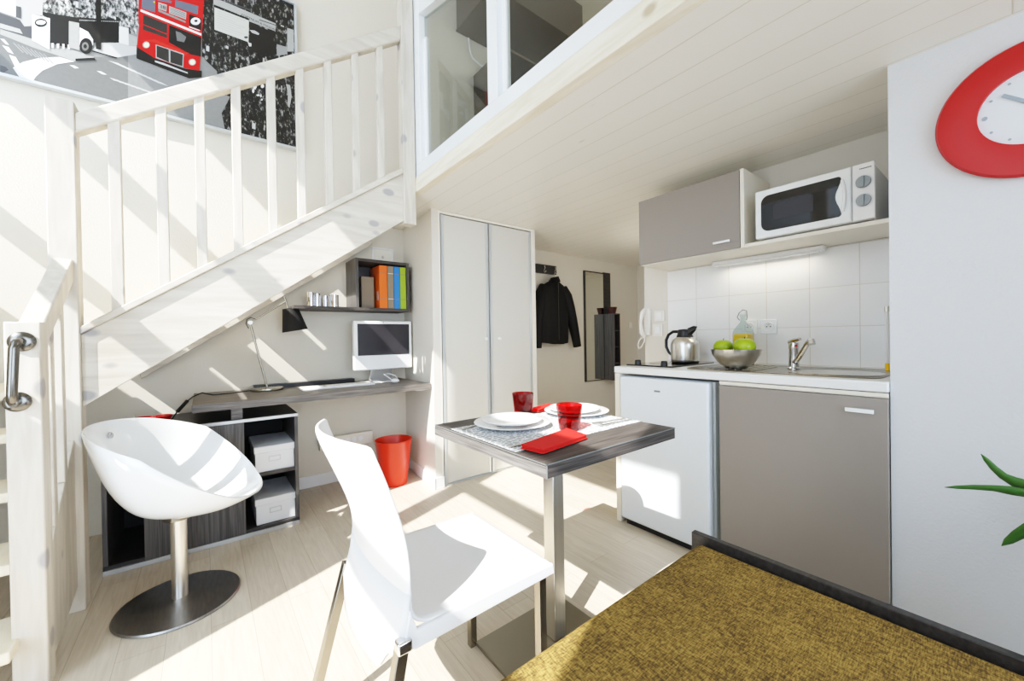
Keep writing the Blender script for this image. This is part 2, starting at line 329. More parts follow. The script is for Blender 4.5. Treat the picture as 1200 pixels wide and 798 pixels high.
POSTER = [
('gcl',1,[-0.945,3.005,-0.503,3.267,-0.283,3.098,-0.287,2.897,-0.949,2.756]),
('gcl',1,[-0.645,3.138,-0.488,3.229,-0.268,3.273,-0.274,2.953,-0.36,2.815,-0.652,2.684]),
('g90',2,[-0.568,2.958,-0.561,2.959,-0.561,2.936,-0.568,2.935]),
('g08',2,[-0.446,3.002,-0.431,3.004,-0.432,2.984,-0.446,2.982]),
('g08',2,[-0.572,2.821,-0.563,2.822,-0.564,2.792,-0.572,2.791]),
('g08',2,[-0.514,2.89,-0.508,2.89,-0.508,2.88,-0.514,2.879]),
('g08',2,[-0.512,3.148,-0.5,3.15,-0.5,3.139,-0.512,3.137]),
('g08',2,[-0.635,2.854,-0.623,2.856,-0.623,2.842,-0.636,2.84]),
('g08',2,[-0.395,2.942,-0.383,2.944,-0.383,2.909,-0.396,2.908]),
('g50',2,[-0.39,3.039,-0.375,3.042,-0.375,3.031,-0.39,3.029]),
('g08',2,[-0.614,3.055,-0.608,3.056,-0.609,3.023,-0.615,3.022]),
('g08',2,[-0.372,2.961,-0.363,2.962,-0.364,2.93,-0.373,2.929]),
('g90',2,[-0.529,2.966,-0.519,2.967,-0.519,2.935,-0.529,2.933]),
('g90',2,[-0.314,3.254,-0.307,3.256,-0.307,3.231,-0.315,3.229]),
('g08',2,[-0.595,2.85,-0.581,2.852,-0.582,2.82,-0.596,2.818]),
('g50',2,[-0.614,2.901,-0.604,2.903,-0.605,2.869,-0.615,2.867]),
('g90',2,[-0.549,3.112,-0.536,3.115,-0.537,3.08,-0.55,3.078]),
('g08',2,[-0.529,3.123,-0.515,3.126,-0.515,3.119,-0.529,3.116]),
('g90',2,[-0.376,2.953,-0.372,2.954,-0.373,2.928,-0.377,2.928]),
('g50',2,[-0.519,2.97,-0.51,2.972,-0.51,2.939,-0.52,2.937]),
('g08',2,[-0.475,2.866,-0.468,2.867,-0.469,2.858,-0.476,2.857]),
('g50',2,[-0.464,2.887,-0.449,2.889,-0.449,2.874,-0.464,2.872]),
('g75',2,[-0.594,3.094,-0.581,3.096,-0.581,3.081,-0.594,3.079]),
('g90',2,[-0.324,3.137,-0.314,3.139,-0.314,3.116,-0.324,3.115]),
('g40',1,[-1.0,2.686,-0.794,2.692,-0.677,2.65,-0.54,2.641,-0.464,2.689,-0.277,2.777,-0.07,2.768,0.141,2.575,0.139,2.465,-1.0,2.465]),
('g50',2,[-0.325,2.764,-0.283,2.766,0.013,2.766,0.101,2.837,0.186,2.497,0.085,2.465,-0.33,2.465]),
('g62',2,[-0.794,2.692,-0.691,2.689,-0.633,2.662,-0.56,2.694,-0.464,2.689,-0.459,2.671,-0.535,2.635,-0.682,2.644,-0.795,2.663]),
('g75',3,[-0.44,2.779,-0.288,2.847,-0.289,2.78,-0.373,2.724,-0.469,2.726]),
('g08',4,[-0.535,2.649,-0.461,2.686,-0.458,2.672,-0.535,2.635]),
('g08',4,[-0.469,2.722,-0.367,2.726,-0.373,2.718,-0.472,2.716]),
('g95',3,[-0.756,2.51,-0.722,2.553,-0.663,2.6,-0.593,2.634,-0.538,2.633,-0.603,2.591,-0.655,2.536,-0.68,2.493,-0.69,2.465,-0.732,2.465]),
('g95',3,[-0.795,2.641,-0.782,2.644,-0.766,2.622,-0.777,2.621]),
('g95',3,[-0.789,2.61,-0.768,2.61,-0.752,2.581,-0.771,2.584]),
('g95',3,[-0.767,2.571,-0.746,2.569,-0.73,2.532,-0.749,2.517]),
('g95',3,[-0.557,2.605,-0.541,2.61,-0.522,2.603,-0.538,2.595]),
('g95',3,[-0.454,2.615,-0.437,2.619,-0.414,2.61,-0.432,2.605]),
('g25',3,[-0.797,2.507,-0.779,2.504,-0.77,2.493,-0.789,2.468,-0.792,2.465,-0.798,2.465]),
('g80',3,[-0.408,2.693,-0.367,2.695,-0.338,2.685,-0.379,2.687]),
('g80',3,[-0.386,2.688,-0.345,2.69,-0.316,2.68,-0.357,2.682]),
('g80',3,[-0.364,2.683,-0.323,2.685,-0.293,2.675,-0.335,2.677]),
('g80',3,[-0.342,2.679,-0.3,2.681,-0.27,2.67,-0.312,2.672]),
('g80',3,[-0.319,2.674,-0.277,2.676,-0.246,2.665,-0.289,2.668]),
('g80',3,[-0.297,2.669,-0.254,2.671,-0.223,2.66,-0.266,2.663]),
('g80',3,[-0.274,2.664,-0.23,2.666,-0.199,2.655,-0.243,2.658]),
('g80',3,[-0.25,2.659,-0.206,2.661,-0.174,2.65,-0.219,2.652]),
('g80',3,[-0.227,2.654,-0.182,2.656,-0.15,2.645,-0.195,2.647]),
('g75',3,[-0.404,2.598,-0.369,2.597,-0.352,2.589,-0.387,2.588]),
('g75',3,[-0.381,2.595,-0.346,2.594,-0.328,2.586,-0.363,2.586]),
('g75',3,[-0.357,2.593,-0.322,2.592,-0.304,2.584,-0.34,2.583]),
('g75',3,[-0.334,2.591,-0.298,2.589,-0.28,2.581,-0.316,2.581]),
('g75',3,[-0.31,2.588,-0.274,2.587,-0.255,2.579,-0.292,2.578]),
('g75',3,[-0.286,2.586,-0.249,2.584,-0.23,2.576,-0.268,2.576]),
('g75',3,[-0.261,2.583,-0.224,2.582,-0.205,2.574,-0.243,2.573]),
('g55',3,[-0.754,2.638,-0.75,2.64,-0.717,2.603,-0.722,2.601]),
('g55',3,[-0.74,2.637,-0.736,2.638,-0.702,2.602,-0.707,2.599]),
('g55',3,[-0.726,2.635,-0.722,2.637,-0.688,2.6,-0.693,2.597]),
('g55',3,[-0.711,2.633,-0.708,2.635,-0.673,2.598,-0.678,2.595]),
('g55',3,[-0.697,2.631,-0.693,2.633,-0.659,2.596,-0.664,2.593]),
('g55',3,[-0.683,2.629,-0.679,2.631,-0.644,2.594,-0.649,2.591]),
('g55',3,[-0.668,2.628,-0.664,2.629,-0.629,2.592,-0.634,2.589]),
('g55',3,[-0.653,2.626,-0.649,2.627,-0.614,2.589,-0.619,2.587]),
('g90',2,[-0.962,2.954,-0.737,3.084,-0.742,2.775,-0.965,2.789]),
('g75',2,[-0.74,2.908,-0.648,2.926,-0.65,2.828,-0.687,2.817,-0.69,2.756,-0.714,2.741,-0.742,2.775]),
('g25',3,[-0.966,2.755,-0.793,2.772,-0.728,2.767,-0.714,2.741,-0.69,2.752,-0.69,2.688,-0.794,2.692,-0.967,2.693]),
('g25',4,[-0.74,2.834,-0.723,2.836,-0.724,2.775,-0.741,2.774]),
('g70',4,[-0.794,2.718,-0.729,2.719,-0.72,2.698,-0.794,2.694]),
('g95',5,[-0.687,2.817,-0.624,2.824,-0.628,2.656,-0.689,2.679]),
('g08',6,[-0.634,2.796,-0.636,2.787,-0.64,2.779,-0.646,2.771,-0.653,2.765,-0.661,2.761,-0.668,2.761,-0.673,2.763,-0.677,2.768,-0.678,2.775,-0.677,2.783,-0.673,2.792,-0.667,2.8,-0.66,2.806,-0.652,2.81,-0.645,2.81,-0.639,2.808,-0.636,2.803]),
('g95',7,[-0.639,2.795,-0.641,2.79,-0.644,2.785,-0.648,2.78,-0.654,2.776,-0.66,2.774,-0.665,2.772,-0.67,2.773,-0.672,2.775,-0.673,2.779,-0.672,2.783,-0.669,2.788,-0.665,2.793,-0.659,2.797,-0.653,2.8,-0.648,2.801,-0.643,2.801,-0.64,2.799]),
('g08',4,[-0.65,2.847,-0.536,2.875,-0.357,2.946,-0.363,2.814,-0.44,2.779,-0.468,2.766,-0.516,2.831,-0.555,2.843,-0.558,2.695,-0.627,2.695,-0.625,2.825,-0.65,2.828]),
('g90',5,[-0.621,2.694,-0.613,2.698,-0.613,2.672,-0.621,2.671]),
('g90',5,[-0.602,2.7,-0.593,2.704,-0.594,2.679,-0.602,2.677]),
('g90',5,[-0.582,2.707,-0.574,2.711,-0.574,2.685,-0.582,2.684]),
('g90',5,[-0.562,2.713,-0.554,2.717,-0.554,2.691,-0.563,2.69]),
('g75',5,[-0.515,2.87,-0.512,2.872,-0.512,2.867,-0.515,2.865]),
('g75',5,[-0.508,2.873,-0.504,2.875,-0.505,2.87,-0.508,2.869]),
('g75',5,[-0.5,2.876,-0.497,2.878,-0.497,2.873,-0.5,2.872]),
('g75',5,[-0.492,2.88,-0.489,2.881,-0.489,2.876,-0.493,2.875]),
('g75',5,[-0.485,2.883,-0.481,2.884,-0.482,2.88,-0.485,2.878]),
('g75',5,[-0.477,2.886,-0.474,2.888,-0.474,2.883,-0.477,2.881]),
('g75',5,[-0.469,2.889,-0.466,2.891,-0.466,2.886,-0.469,2.885]),
('g75',5,[-0.462,2.893,-0.458,2.894,-0.458,2.889,-0.462,2.888]),
('g75',5,[-0.454,2.896,-0.45,2.898,-0.451,2.893,-0.454,2.891]),
('g75',5,[-0.446,2.899,-0.443,2.901,-0.443,2.896,-0.446,2.894]),
('g75',5,[-0.438,2.903,-0.435,2.904,-0.435,2.899,-0.438,2.898]),
('g75',5,[-0.43,2.906,-0.427,2.907,-0.427,2.903,-0.43,2.901]),
('g75',5,[-0.422,2.909,-0.419,2.911,-0.419,2.906,-0.422,2.904]),
('g75',5,[-0.414,2.913,-0.411,2.914,-0.411,2.909,-0.414,2.908]),
('g75',5,[-0.406,2.916,-0.403,2.918,-0.403,2.913,-0.406,2.911]),
('g75',5,[-0.398,2.919,-0.395,2.921,-0.395,2.916,-0.398,2.914]),
('g75',5,[-0.39,2.923,-0.387,2.924,-0.387,2.919,-0.39,2.918]),
('g75',5,[-0.382,2.926,-0.379,2.928,-0.379,2.923,-0.382,2.921]),
('g75',5,[-0.374,2.93,-0.37,2.931,-0.371,2.926,-0.374,2.925]),
('g75',5,[-0.366,2.933,-0.362,2.935,-0.362,2.93,-0.366,2.928]),
('g62',5,[-0.555,2.843,-0.517,2.85,-0.519,2.701,-0.558,2.699]),
('g90',5,[-0.516,2.827,-0.484,2.818,-0.465,2.783,-0.466,2.752,-0.518,2.713]),
('g08',6,[-0.468,2.747,-0.47,2.731,-0.474,2.715,-0.481,2.702,-0.49,2.694,-0.498,2.69,-0.506,2.692,-0.513,2.699,-0.517,2.71,-0.518,2.724,-0.516,2.74,-0.512,2.755,-0.505,2.768,-0.497,2.777,-0.488,2.781,-0.48,2.78,-0.473,2.773,-0.469,2.761]),
('g40',7,[-0.483,2.738,-0.484,2.729,-0.486,2.721,-0.49,2.714,-0.494,2.709,-0.499,2.707,-0.503,2.708,-0.506,2.712,-0.508,2.718,-0.509,2.726,-0.508,2.734,-0.506,2.743,-0.502,2.749,-0.498,2.754,-0.493,2.756,-0.489,2.755,-0.486,2.752,-0.484,2.745]),
('g08',8,[-0.489,2.735,-0.49,2.73,-0.491,2.726,-0.493,2.723,-0.495,2.721,-0.497,2.72,-0.499,2.72,-0.501,2.722,-0.502,2.725,-0.503,2.729,-0.502,2.733,-0.501,2.737,-0.499,2.741,-0.497,2.743,-0.495,2.744,-0.493,2.744,-0.491,2.742,-0.49,2.739]),
('g08',6,[-0.449,3.172,-0.427,3.184,-0.434,2.74,-0.455,2.736]),
('g90',6,[-0.359,2.909,-0.32,2.915,-0.321,2.814,-0.361,2.81]),
('g62',5,[-0.32,2.882,-0.284,2.88,-0.285,2.832,-0.321,2.814]),
('gcd',2,[0.541,3.485,0.541,2.465,0.126,2.465,0.098,2.653,0.09,2.833,0.015,2.893,0.025,3.485]),
('g62',3,[0.451,2.878,0.458,2.878,0.457,2.833,0.451,2.833]),
('g15',3,[0.146,2.816,0.161,2.815,0.161,2.775,0.145,2.775]),
('g15',3,[0.517,3.105,0.532,3.105,0.532,3.099,0.517,3.098]),
('g50',3,[0.527,3.37,0.539,3.371,0.538,3.341,0.527,3.34]),
('g15',3,[0.241,2.8,0.251,2.799,0.25,2.767,0.24,2.767]),
('g75',3,[0.254,2.912,0.274,2.912,0.274,2.905,0.254,2.905]),
('g75',3,[0.14,3.02,0.153,3.02,0.153,3.002,0.14,3.002]),
('g15',3,[0.103,2.657,0.12,2.655,0.119,2.64,0.102,2.641]),
('g15',3,[0.51,2.897,0.517,2.897,0.516,2.87,0.509,2.87]),
('g15',3,[0.427,3.415,0.434,3.416,0.434,3.393,0.426,3.392]),
('g50',3,[0.065,2.822,0.083,2.821,0.082,2.791,0.064,2.792]),
('g15',3,[0.223,2.585,0.23,2.584,0.23,2.566,0.223,2.566]),
('g25',3,[0.122,2.882,0.13,2.882,0.129,2.847,0.121,2.848]),
('g50',3,[0.283,3.4,0.301,3.402,0.3,3.364,0.282,3.362]),
('g62',3,[0.457,3.305,0.477,3.306,0.477,3.297,0.457,3.295]),
('g75',3,[0.192,3.425,0.201,3.426,0.2,3.39,0.192,3.389]),
('g25',3,[0.241,2.853,0.25,2.853,0.249,2.826,0.24,2.826]),
('g50',3,[0.524,3.217,0.541,3.218,0.541,3.175,0.524,3.174]),
('g75',3,[0.038,2.974,0.053,2.974,0.052,2.941,0.037,2.941]),
('g75',3,[0.276,2.561,0.294,2.559,0.294,2.52,0.275,2.522]),
('g25',3,[0.274,3.386,0.293,3.388,0.293,3.366,0.274,3.364]),
('g62',3,[0.345,3.027,0.356,3.027,0.356,2.984,0.344,2.984]),
('g25',3,[0.082,3.371,0.101,3.373,0.1,3.347,0.081,3.345]),
('g50',3,[0.194,3.347,0.207,3.348,0.206,3.311,0.193,3.31]),
('g62',4,[0.079,3.257,0.271,3.258,0.271,3.239,0.425,3.244,0.426,3.299,0.143,3.303,0.08,3.299]),
('g25',5,[0.143,3.313,0.285,3.323,0.284,3.313,0.143,3.301]),
('g25',5,[0.329,3.281,0.426,3.289,0.426,3.283,0.329,3.274]),
('g85',6,[0.084,3.239,0.269,3.243,0.264,3.096,0.082,3.095]),
('g70',7,[0.097,3.224,0.247,3.23,0.247,3.227,0.097,3.221]),
('g70',7,[0.097,3.21,0.223,3.213,0.223,3.211,0.097,3.206]),
('g70',7,[0.096,3.195,0.199,3.197,0.199,3.194,0.096,3.191]),
('g70',7,[0.096,3.18,0.246,3.184,0.246,3.181,0.096,3.177]),
('g70',7,[0.096,3.165,0.222,3.167,0.222,3.165,0.096,3.162]),
('g70',7,[0.096,3.15,0.198,3.152,0.198,3.149,0.095,3.147]),
('g70',7,[0.095,3.135,0.245,3.137,0.245,3.134,0.095,3.132]),
('g70',7,[0.095,3.12,0.221,3.121,0.221,3.119,0.095,3.117]),
('g25',7,[0.262,3.127,0.261,3.122,0.256,3.117,0.251,3.113,0.245,3.112,0.241,3.113,0.24,3.117,0.241,3.122,0.245,3.127,0.251,3.13,0.257,3.132,0.261,3.131]),
('g08',5,[0.271,3.232,0.412,3.232,0.411,3.137,0.428,3.145,0.427,3.085,0.325,3.041,0.268,3.045]),
('g70',6,[0.272,3.182,0.303,3.191,0.327,3.183,0.323,3.171,0.286,3.169]),
('g62',4,[0.497,3.302,0.537,3.306,0.535,3.151,0.494,3.134]),
('g55',5,[0.43,3.156,0.494,3.164,0.493,3.113,0.429,3.076]),
('g80',6,[0.26,3.095,0.281,3.094,0.28,3.075,0.268,3.069]),
('g62',4,[0.482,2.901,0.508,2.901,0.516,2.823,0.501,2.737,0.488,2.753,0.494,2.835]),
('g90',4,[0.307,2.818,0.305,2.807,0.3,2.801,0.295,2.804,0.293,2.813,0.295,2.823,0.3,2.829,0.305,2.827]),
('g90',4,[0.339,2.739,0.338,2.734,0.335,2.731,0.331,2.731,0.33,2.735,0.332,2.74,0.335,2.743,0.338,2.743]),
('g90',4,[0.307,2.82,0.304,2.811,0.296,2.805,0.289,2.806,0.286,2.812,0.289,2.821,0.297,2.827,0.304,2.826]),
('g90',4,[0.302,2.802,0.3,2.795,0.297,2.791,0.293,2.793,0.292,2.799,0.294,2.806,0.297,2.81,0.3,2.809]),
('g90',4,[0.292,2.781,0.29,2.769,0.286,2.763,0.281,2.766,0.279,2.776,0.282,2.787,0.286,2.794,0.291,2.791]),
('g90',4,[0.295,2.803,0.293,2.794,0.29,2.789,0.287,2.792,0.286,2.8,0.288,2.81,0.291,2.815,0.293,2.812]),
('g90',4,[0.333,2.763,0.332,2.755,0.328,2.751,0.325,2.753,0.324,2.759,0.326,2.767,0.329,2.771,0.332,2.77]),
('g90',4,[0.323,2.762,0.32,2.757,0.313,2.752,0.306,2.752,0.303,2.755,0.306,2.76,0.313,2.765,0.32,2.766]),
('g90',4,[0.35,2.834,0.346,2.823,0.339,2.817,0.332,2.818,0.33,2.826,0.333,2.837,0.34,2.843,0.347,2.842]),
('g50',4,[0.04,2.686,0.158,2.693,0.096,2.533,0.037,2.54]),
('red',8,[-0.263,3.384,-0.091,3.485,0.039,3.485,0.032,3.26,0.017,3.037,0.001,2.797,-0.07,2.786,-0.208,2.788,-0.287,2.814,-0.275,2.944,-0.276,3.019]),
('g08',9,[-0.287,2.822,-0.208,2.788,-0.07,2.782,0.013,2.802,0.011,2.761,-0.051,2.73,-0.289,2.753]),
('blu',10,[-0.258,3.132,-0.202,3.14,-0.203,3.063,-0.263,3.059]),
('blu',10,[-0.11,3.187,0.003,3.205,-0.002,3.149,-0.111,3.143]),
('blu',10,[-0.192,3.162,-0.125,3.171,-0.127,3.156,-0.191,3.142]),
('blu',10,[-0.255,3.322,-0.127,3.378,-0.129,3.255,-0.257,3.204]),
('blu',10,[-0.107,3.389,0.01,3.428,0.008,3.293,-0.109,3.257]),
('g95',11,[-0.266,3.051,0.014,3.038,0.014,3.024,-0.267,3.037]),
('g08',9,[-0.189,3.091,-0.061,3.081,-0.059,3.067,-0.189,3.074]),
('g50',10,[-0.188,3.09,-0.061,3.079,-0.062,3.068,-0.188,3.076]),
('g62',10,[-0.187,3.133,-0.149,3.136,-0.151,3.094,-0.188,3.093]),
('g62',10,[-0.138,3.134,-0.057,3.135,-0.06,3.09,-0.139,3.091]),
('g25',11,[-0.134,3.127,-0.062,3.128,-0.062,3.125,-0.134,3.124]),
('g25',11,[-0.134,3.118,-0.062,3.119,-0.062,3.116,-0.134,3.115]),
('g25',11,[-0.134,3.109,-0.062,3.11,-0.062,3.107,-0.134,3.107]),
('g25',11,[-0.134,3.101,-0.062,3.101,-0.062,3.098,-0.134,3.098]),
('g08',10,[-0.044,3.133,0.016,3.133,0.014,3.058,-0.045,3.057]),
('g95',12,[0.011,3.113,0.009,3.105,0.005,3.096,-0.001,3.087,-0.009,3.081,-0.018,3.077,-0.025,3.076,-0.032,3.078,-0.036,3.083,-0.037,3.09,-0.035,3.099,-0.031,3.108,-0.025,3.116,-0.017,3.123,-0.009,3.127,-0.001,3.128,0.006,3.126,0.01,3.121]),
('g08',13,[-0.002,3.109,-0.003,3.106,-0.005,3.103,-0.007,3.1,-0.01,3.097,-0.013,3.096,-0.015,3.096,-0.018,3.096,-0.019,3.098,-0.019,3.101,-0.019,3.104,-0.017,3.107,-0.015,3.11,-0.012,3.112,-0.009,3.113,-0.007,3.114,-0.004,3.113,-0.003,3.111]),
('g95',13,[-0.045,3.055,0.007,3.055,0.007,3.05,-0.045,3.049]),
('g15',10,[-0.254,3.026,-0.149,3.019,-0.151,2.934,-0.259,2.934]),
('red',11,[-0.256,2.968,-0.15,2.96,-0.151,2.955,-0.256,2.963]),
('g08',10,[-0.14,3.019,0.014,3.014,0.009,2.89,-0.041,2.882,-0.143,2.912]),
('g40',11,[-0.11,2.996,-0.087,2.996,-0.06,2.982,-0.071,2.944,-0.105,2.938]),
('redl',10,[-0.275,2.865,-0.206,2.901,-0.068,2.884,-0.048,2.888,-0.069,2.861,-0.206,2.883,-0.25,2.872]),
('g62',11,[-0.203,2.872,-0.074,2.872,-0.078,2.786,-0.204,2.791]),
('g15',12,[-0.199,2.868,-0.144,2.867,-0.145,2.79,-0.2,2.799]),
('g15',12,[-0.137,2.866,-0.078,2.865,-0.082,2.792,-0.138,2.791]),
('g62',11,[-0.23,2.858,-0.231,2.85,-0.234,2.843,-0.238,2.837,-0.243,2.833,-0.249,2.83,-0.254,2.83,-0.258,2.833,-0.261,2.838,-0.261,2.844,-0.26,2.851,-0.257,2.858,-0.253,2.864,-0.248,2.869,-0.243,2.871,-0.238,2.871,-0.234,2.869,-0.231,2.864]),
('cream',12,[-0.233,2.856,-0.233,2.85,-0.236,2.845,-0.239,2.84,-0.243,2.836,-0.247,2.834,-0.251,2.835,-0.254,2.837,-0.256,2.84,-0.256,2.845,-0.256,2.851,-0.253,2.856,-0.25,2.861,-0.246,2.864,-0.242,2.866,-0.238,2.866,-0.235,2.864,-0.233,2.861]),
('g62',11,[-0.016,2.845,-0.017,2.837,-0.02,2.83,-0.025,2.823,-0.031,2.818,-0.037,2.816,-0.043,2.816,-0.047,2.819,-0.05,2.824,-0.051,2.83,-0.05,2.838,-0.047,2.845,-0.042,2.851,-0.036,2.856,-0.03,2.859,-0.025,2.859,-0.02,2.856,-0.017,2.851]),
('cream',12,[-0.02,2.842,-0.021,2.836,-0.023,2.831,-0.027,2.826,-0.031,2.822,-0.035,2.82,-0.04,2.82,-0.043,2.822,-0.045,2.826,-0.046,2.831,-0.045,2.837,-0.043,2.843,-0.039,2.848,-0.035,2.852,-0.03,2.854,-0.026,2.853,-0.023,2.851,-0.02,2.847]),
('g75',12,[-0.208,2.774,-0.17,2.775,-0.057,2.763,-0.057,2.756,-0.208,2.765]),
('yel',12,[-0.209,3.127,-0.202,3.129,-0.202,3.121,-0.209,3.118]),
]
# ================================================================== SETTING
Yw, Yh, ZC = 3.20, 3.14, 2.01
FX = 1.904      # face of the near right-hand wall and depth of the kitchen front
def wall(name, box, m='plaster'):
    return struct(MB().box(*box).build(name, m))
struct(MB().box(-1.5, 5.0, -2.8, 3.4, -.08, 0).build('floor', 'floor'))
wall('wall_back', (-1.5, 1.345, Yw, Yw+.12, 0, 4.6))
wall('wall_hall', (1.345, 5.0, Yh, Yh+.12, 0, ZC-.0), 'plain_white')
wall('wall_mezzanine', (1.345, 5.0, Yw, Yw+.12, ZC+.11, 4.6))
wall('wall_hall_end', (4.615, 4.73, 1.75, Yh, 0, ZC), 'plain_white')
wall('wall_hall_side', (2.62, 4.73, 1.55, 1.64, 0, ZC), 'plain_white')
wall('wall_kitchen', (2.5, 2.62, .15, 1.64, 0, ZC), 'plain_white')
wall('wall_niche', (FX, 2.5, .15, .27, 0, ZC), 'plaster_cool')
wall('wall_right', (FX, FX+.12, -2.8, .15, 0, ZC), 'plaster_cool')
struct(MB().box(2.493, 2.5, .272, 1.458, .905, 1.512).build('trim_1', 'tiles'))
# mezzanine floor slab: boarded underside, edge beam
struct(MB().box(1.118, 5.0, -2.8, 3.2, ZC, ZC+.03).build('ceiling', 'boards'))
struct(MB().box(1.12, 5.0, -2.8, 3.2, ZC+.03, ZC+.11).build('trim_2', 'plain_white'))
struct(MB().box(1.066, 1.12, -2.8, 3.2, ZC-.001, ZC+.092).build('trim_3', 'beam_wood', bevel=.004))
# high ceiling over stair and mezzanine
struct(MB().box(-1.5, 5.0, -2.8, 3.32, 4.6, 4.7).build('ceiling', 'plaster'))
wall('wall_mezzanine_right', (4.4, 4.5, -2.8, 3.2, ZC+.11, 4.6))
# left wall with tall glazed window (outside the frame, the sun comes through it)
XL = -1.35
def lw(name, y0, y1, z0, z1, m='plaster'): struct(MB().box(XL-.12, XL, y0, y1, z0, z1).build(name, m))
lw('wall_left', -2.8, -.27, 0, 4.6); lw('wall_left', 3.14, 3.2, 0, 4.6)
lw('wall_left', -.27, 3.14, 3.98, 4.6); lw('wall_left', -.27, 1.38, 0, .12); lw('wall_left', 1.38, 3.14, 0, 1.84)
wf = MB()
for z0, z1 in ((.12, .20), (2.27, 2.38), (3.0, 3.17), (3.86, 3.98)): wf.box(XL-.05, XL-.01, -.27, 3.14, z0, z1)
for y0, y1 in ((-.27, -.22), (1.30, 1.46), (3.10, 3.14)): wf.box(XL-.048, XL-.012, y0, y1, .12, 3.98)
struct(wf.build('window_1', 'white_wood'))
# rear wall behind the viewer: a wide glazed opening
struct(MB().box(-1.5, -1.0, -2.92, -2.8, 0, 4.6).build('wall_rear', 'plaster'))
struct(MB().box(-1.0, 4.5, -2.92, -2.8, 2.7, 4.6).build('wall_rear', 'plaster'))
struct(MB().box(-1.0, 4.5, -2.92, -2.8, 0, .12).build('wall_rear', 'plaster'))
wf = MB()
for z0, z1 in ((.12, .18), (2.63, 2.7)): wf.box(-1.0, 4.5, -2.88, -2.84, z0, z1)
for x0 in (-1.0, .3, 1.7, 3.1, 4.42): wf.box(x0, x0+.07, -2.88, -2.84, .12, 2.7)
struct(wf.build('window_2', 'white_wood'))
# niche side wall to the left of the wardrobe (slightly out of square)
struct(MB().prism([(1.285, 2.557), (1.338, 2.557), (1.345, 3.2), (1.34, 3.2)], 'z', 0, ZC).build('wall_wardrobe', 'plain_white'))
# baseboards
def bb(name, *b): struct(MB().box(*b).build(name, 'white_plastic', bevel=.003))
bb('baseboard_back', .45, 1.33, Yw-.012, Yw, 0, .085)
struct(MB().prism([(1.273, 2.545), (1.285, 2.545), (1.340, 3.19), (1.328, 3.19)], 'z', 0, .085).build('baseboard_niche', 'white_plastic', bevel=.003))
bb('baseboard_wardrobe', 1.273, 1.352, 2.545, 2.557, 0, .085)
bb('baseboard_hall', 2.28, 4.6, Yh-.012, Yh, 0, .08)
# hall door on the end wall
struct(MB().box(4.585, 4.615, 1.95, 2.75, 0, 1.97).build('door_1', 'door_grey', bevel=.004))

# ------------------------------------------------------------------ glazed guard of the mezzanine
g = thing('mezzanine_glazing', (1.085, 0, 2.1), 'white framed interior window standing on the mezzanine edge beam above the kitchen', 'interior window')
MX = 1.085
MB().box(MX-.012, MX+.05, -2.6, 2.388, 2.104, 2.182).build('bottom_rail', 'gloss_white', g, bevel=.003)
def stile(y0, y1, z1, nm='stile'): MB().box(MX-.012, MX+.05, y0, y1, 2.182, z1).build(nm, 'gloss_white', g, bevel=.003)
stile(2.262, 2.388, 3.30); stile(1.452, 1.53, 2.98, 'mullion'); stile(.62, .70, 2.9, 'mullion'); stile(-.25, -.17, 2.9, 'mullion')
# glazing beads set back inside each pane
for y0, y1 in ((1.53, 2.262), (.70, 1.452), (-.17, .62)):
    f = MB()
    f.box(MX+.02, MX+.045, y1-.03, y1, 2.182, 2.95); f.box(MX+.02, MX+.045, y0, y0+.03, 2.182, 2.9); f.box(MX+.02, MX+.045, y0, y1, 2.182, 2.205)
    f.build('glazing_bead', 'white_plastic', g, bevel=.002)
    MB().prism([(y0, 2.19), (y1, 2.19), (y1, 3.09 if y1 > 2 else 2.9), (y0, 2.87 if y1 > 2 else 2.86)], 'x', MX+.028, MX+.032).build('glass_pane', 'pane', g)
MB().prism([(2.262, 3.09), (1.40, 2.83), (1.40, 2.93), (2.262, 3.19)], 'x', MX-.012, MX+.05).build('top_rail', 'gloss_white', g, bevel=.003)
MB().box(MX-.012, MX+.05, -2.6, 1.40, 2.85, 2.94).build('top_rail', 'gloss_white', g, bevel=.003)
# things up on the mezzanine, seen through the glass
t = thing('wall_cabinet', (2.4, 3.2, 3.94), 'dark taupe wall cupboard high on the mezzanine wall behind the first glass pane', 'cabinet')
MB().box(1.9, 3.0, 2.62, 3.195, 3.955, 4.35).build('carcass', 'mez_dark', t, bevel=.003)
MB().box(1.89, 3.01, 2.60, 3.195, 3.94, 3.955).build('bottom_panel', 'mez_dark', t, bevel=.002)
t = thing('bookcase', (2.4, 3.0, 2.12), 'dark tall bookcase standing on the mezzanine behind the white mullion', 'bookcase')
MB().box(2.075, 2.095, 2.7, 3.19, 2.12, 3.60).build('side_panel', 'mez_dark', t); MB().box(2.9, 2.92, 2.7, 3.19, 2.12, 3.60).build('side_panel', 'mez_dark', t)
MB().box(2.095, 2.9, 2.7, 3.19, 3.58, 3.60).build('top_panel', 'mez_dark', t)
for z in (2.14, 2.6, 3.05): MB().box(2.095, 2.9, 2.72, 3.19, z, z+.02).build('shelf', 'dark_wood', t)
MB().box(2.095, 2.9, 3.17, 3.19, 2.12, 3.58).build('back_panel', 'matte_black', t)
MB().tube([(2.02, 3.18, 3.93), (2.03, 3.17, 3.80), (2.05, 3.16, 3.74), (2.14, 3.15, 3.70), (2.25, 3.15, 3.72), (2.45, 3.16, 3.76)], .008, 8).build('cable', 'white_plastic', None, smooth=40)
tag(bpy.data.objects['cable'], 'thin white cable hanging below the cupboard on the mezzanine wall', 'cable')
t = thing('wardrobe', (3.2, 2.2, 2.12), 'dark panelled wardrobe on the mezzanine seen through the second glass pane', 'wardrobe')
MB().box(2.72, 3.5, 1.95, 2.55, 2.12, 3.52).build('body', 'mez_dark', t, bevel=.004)
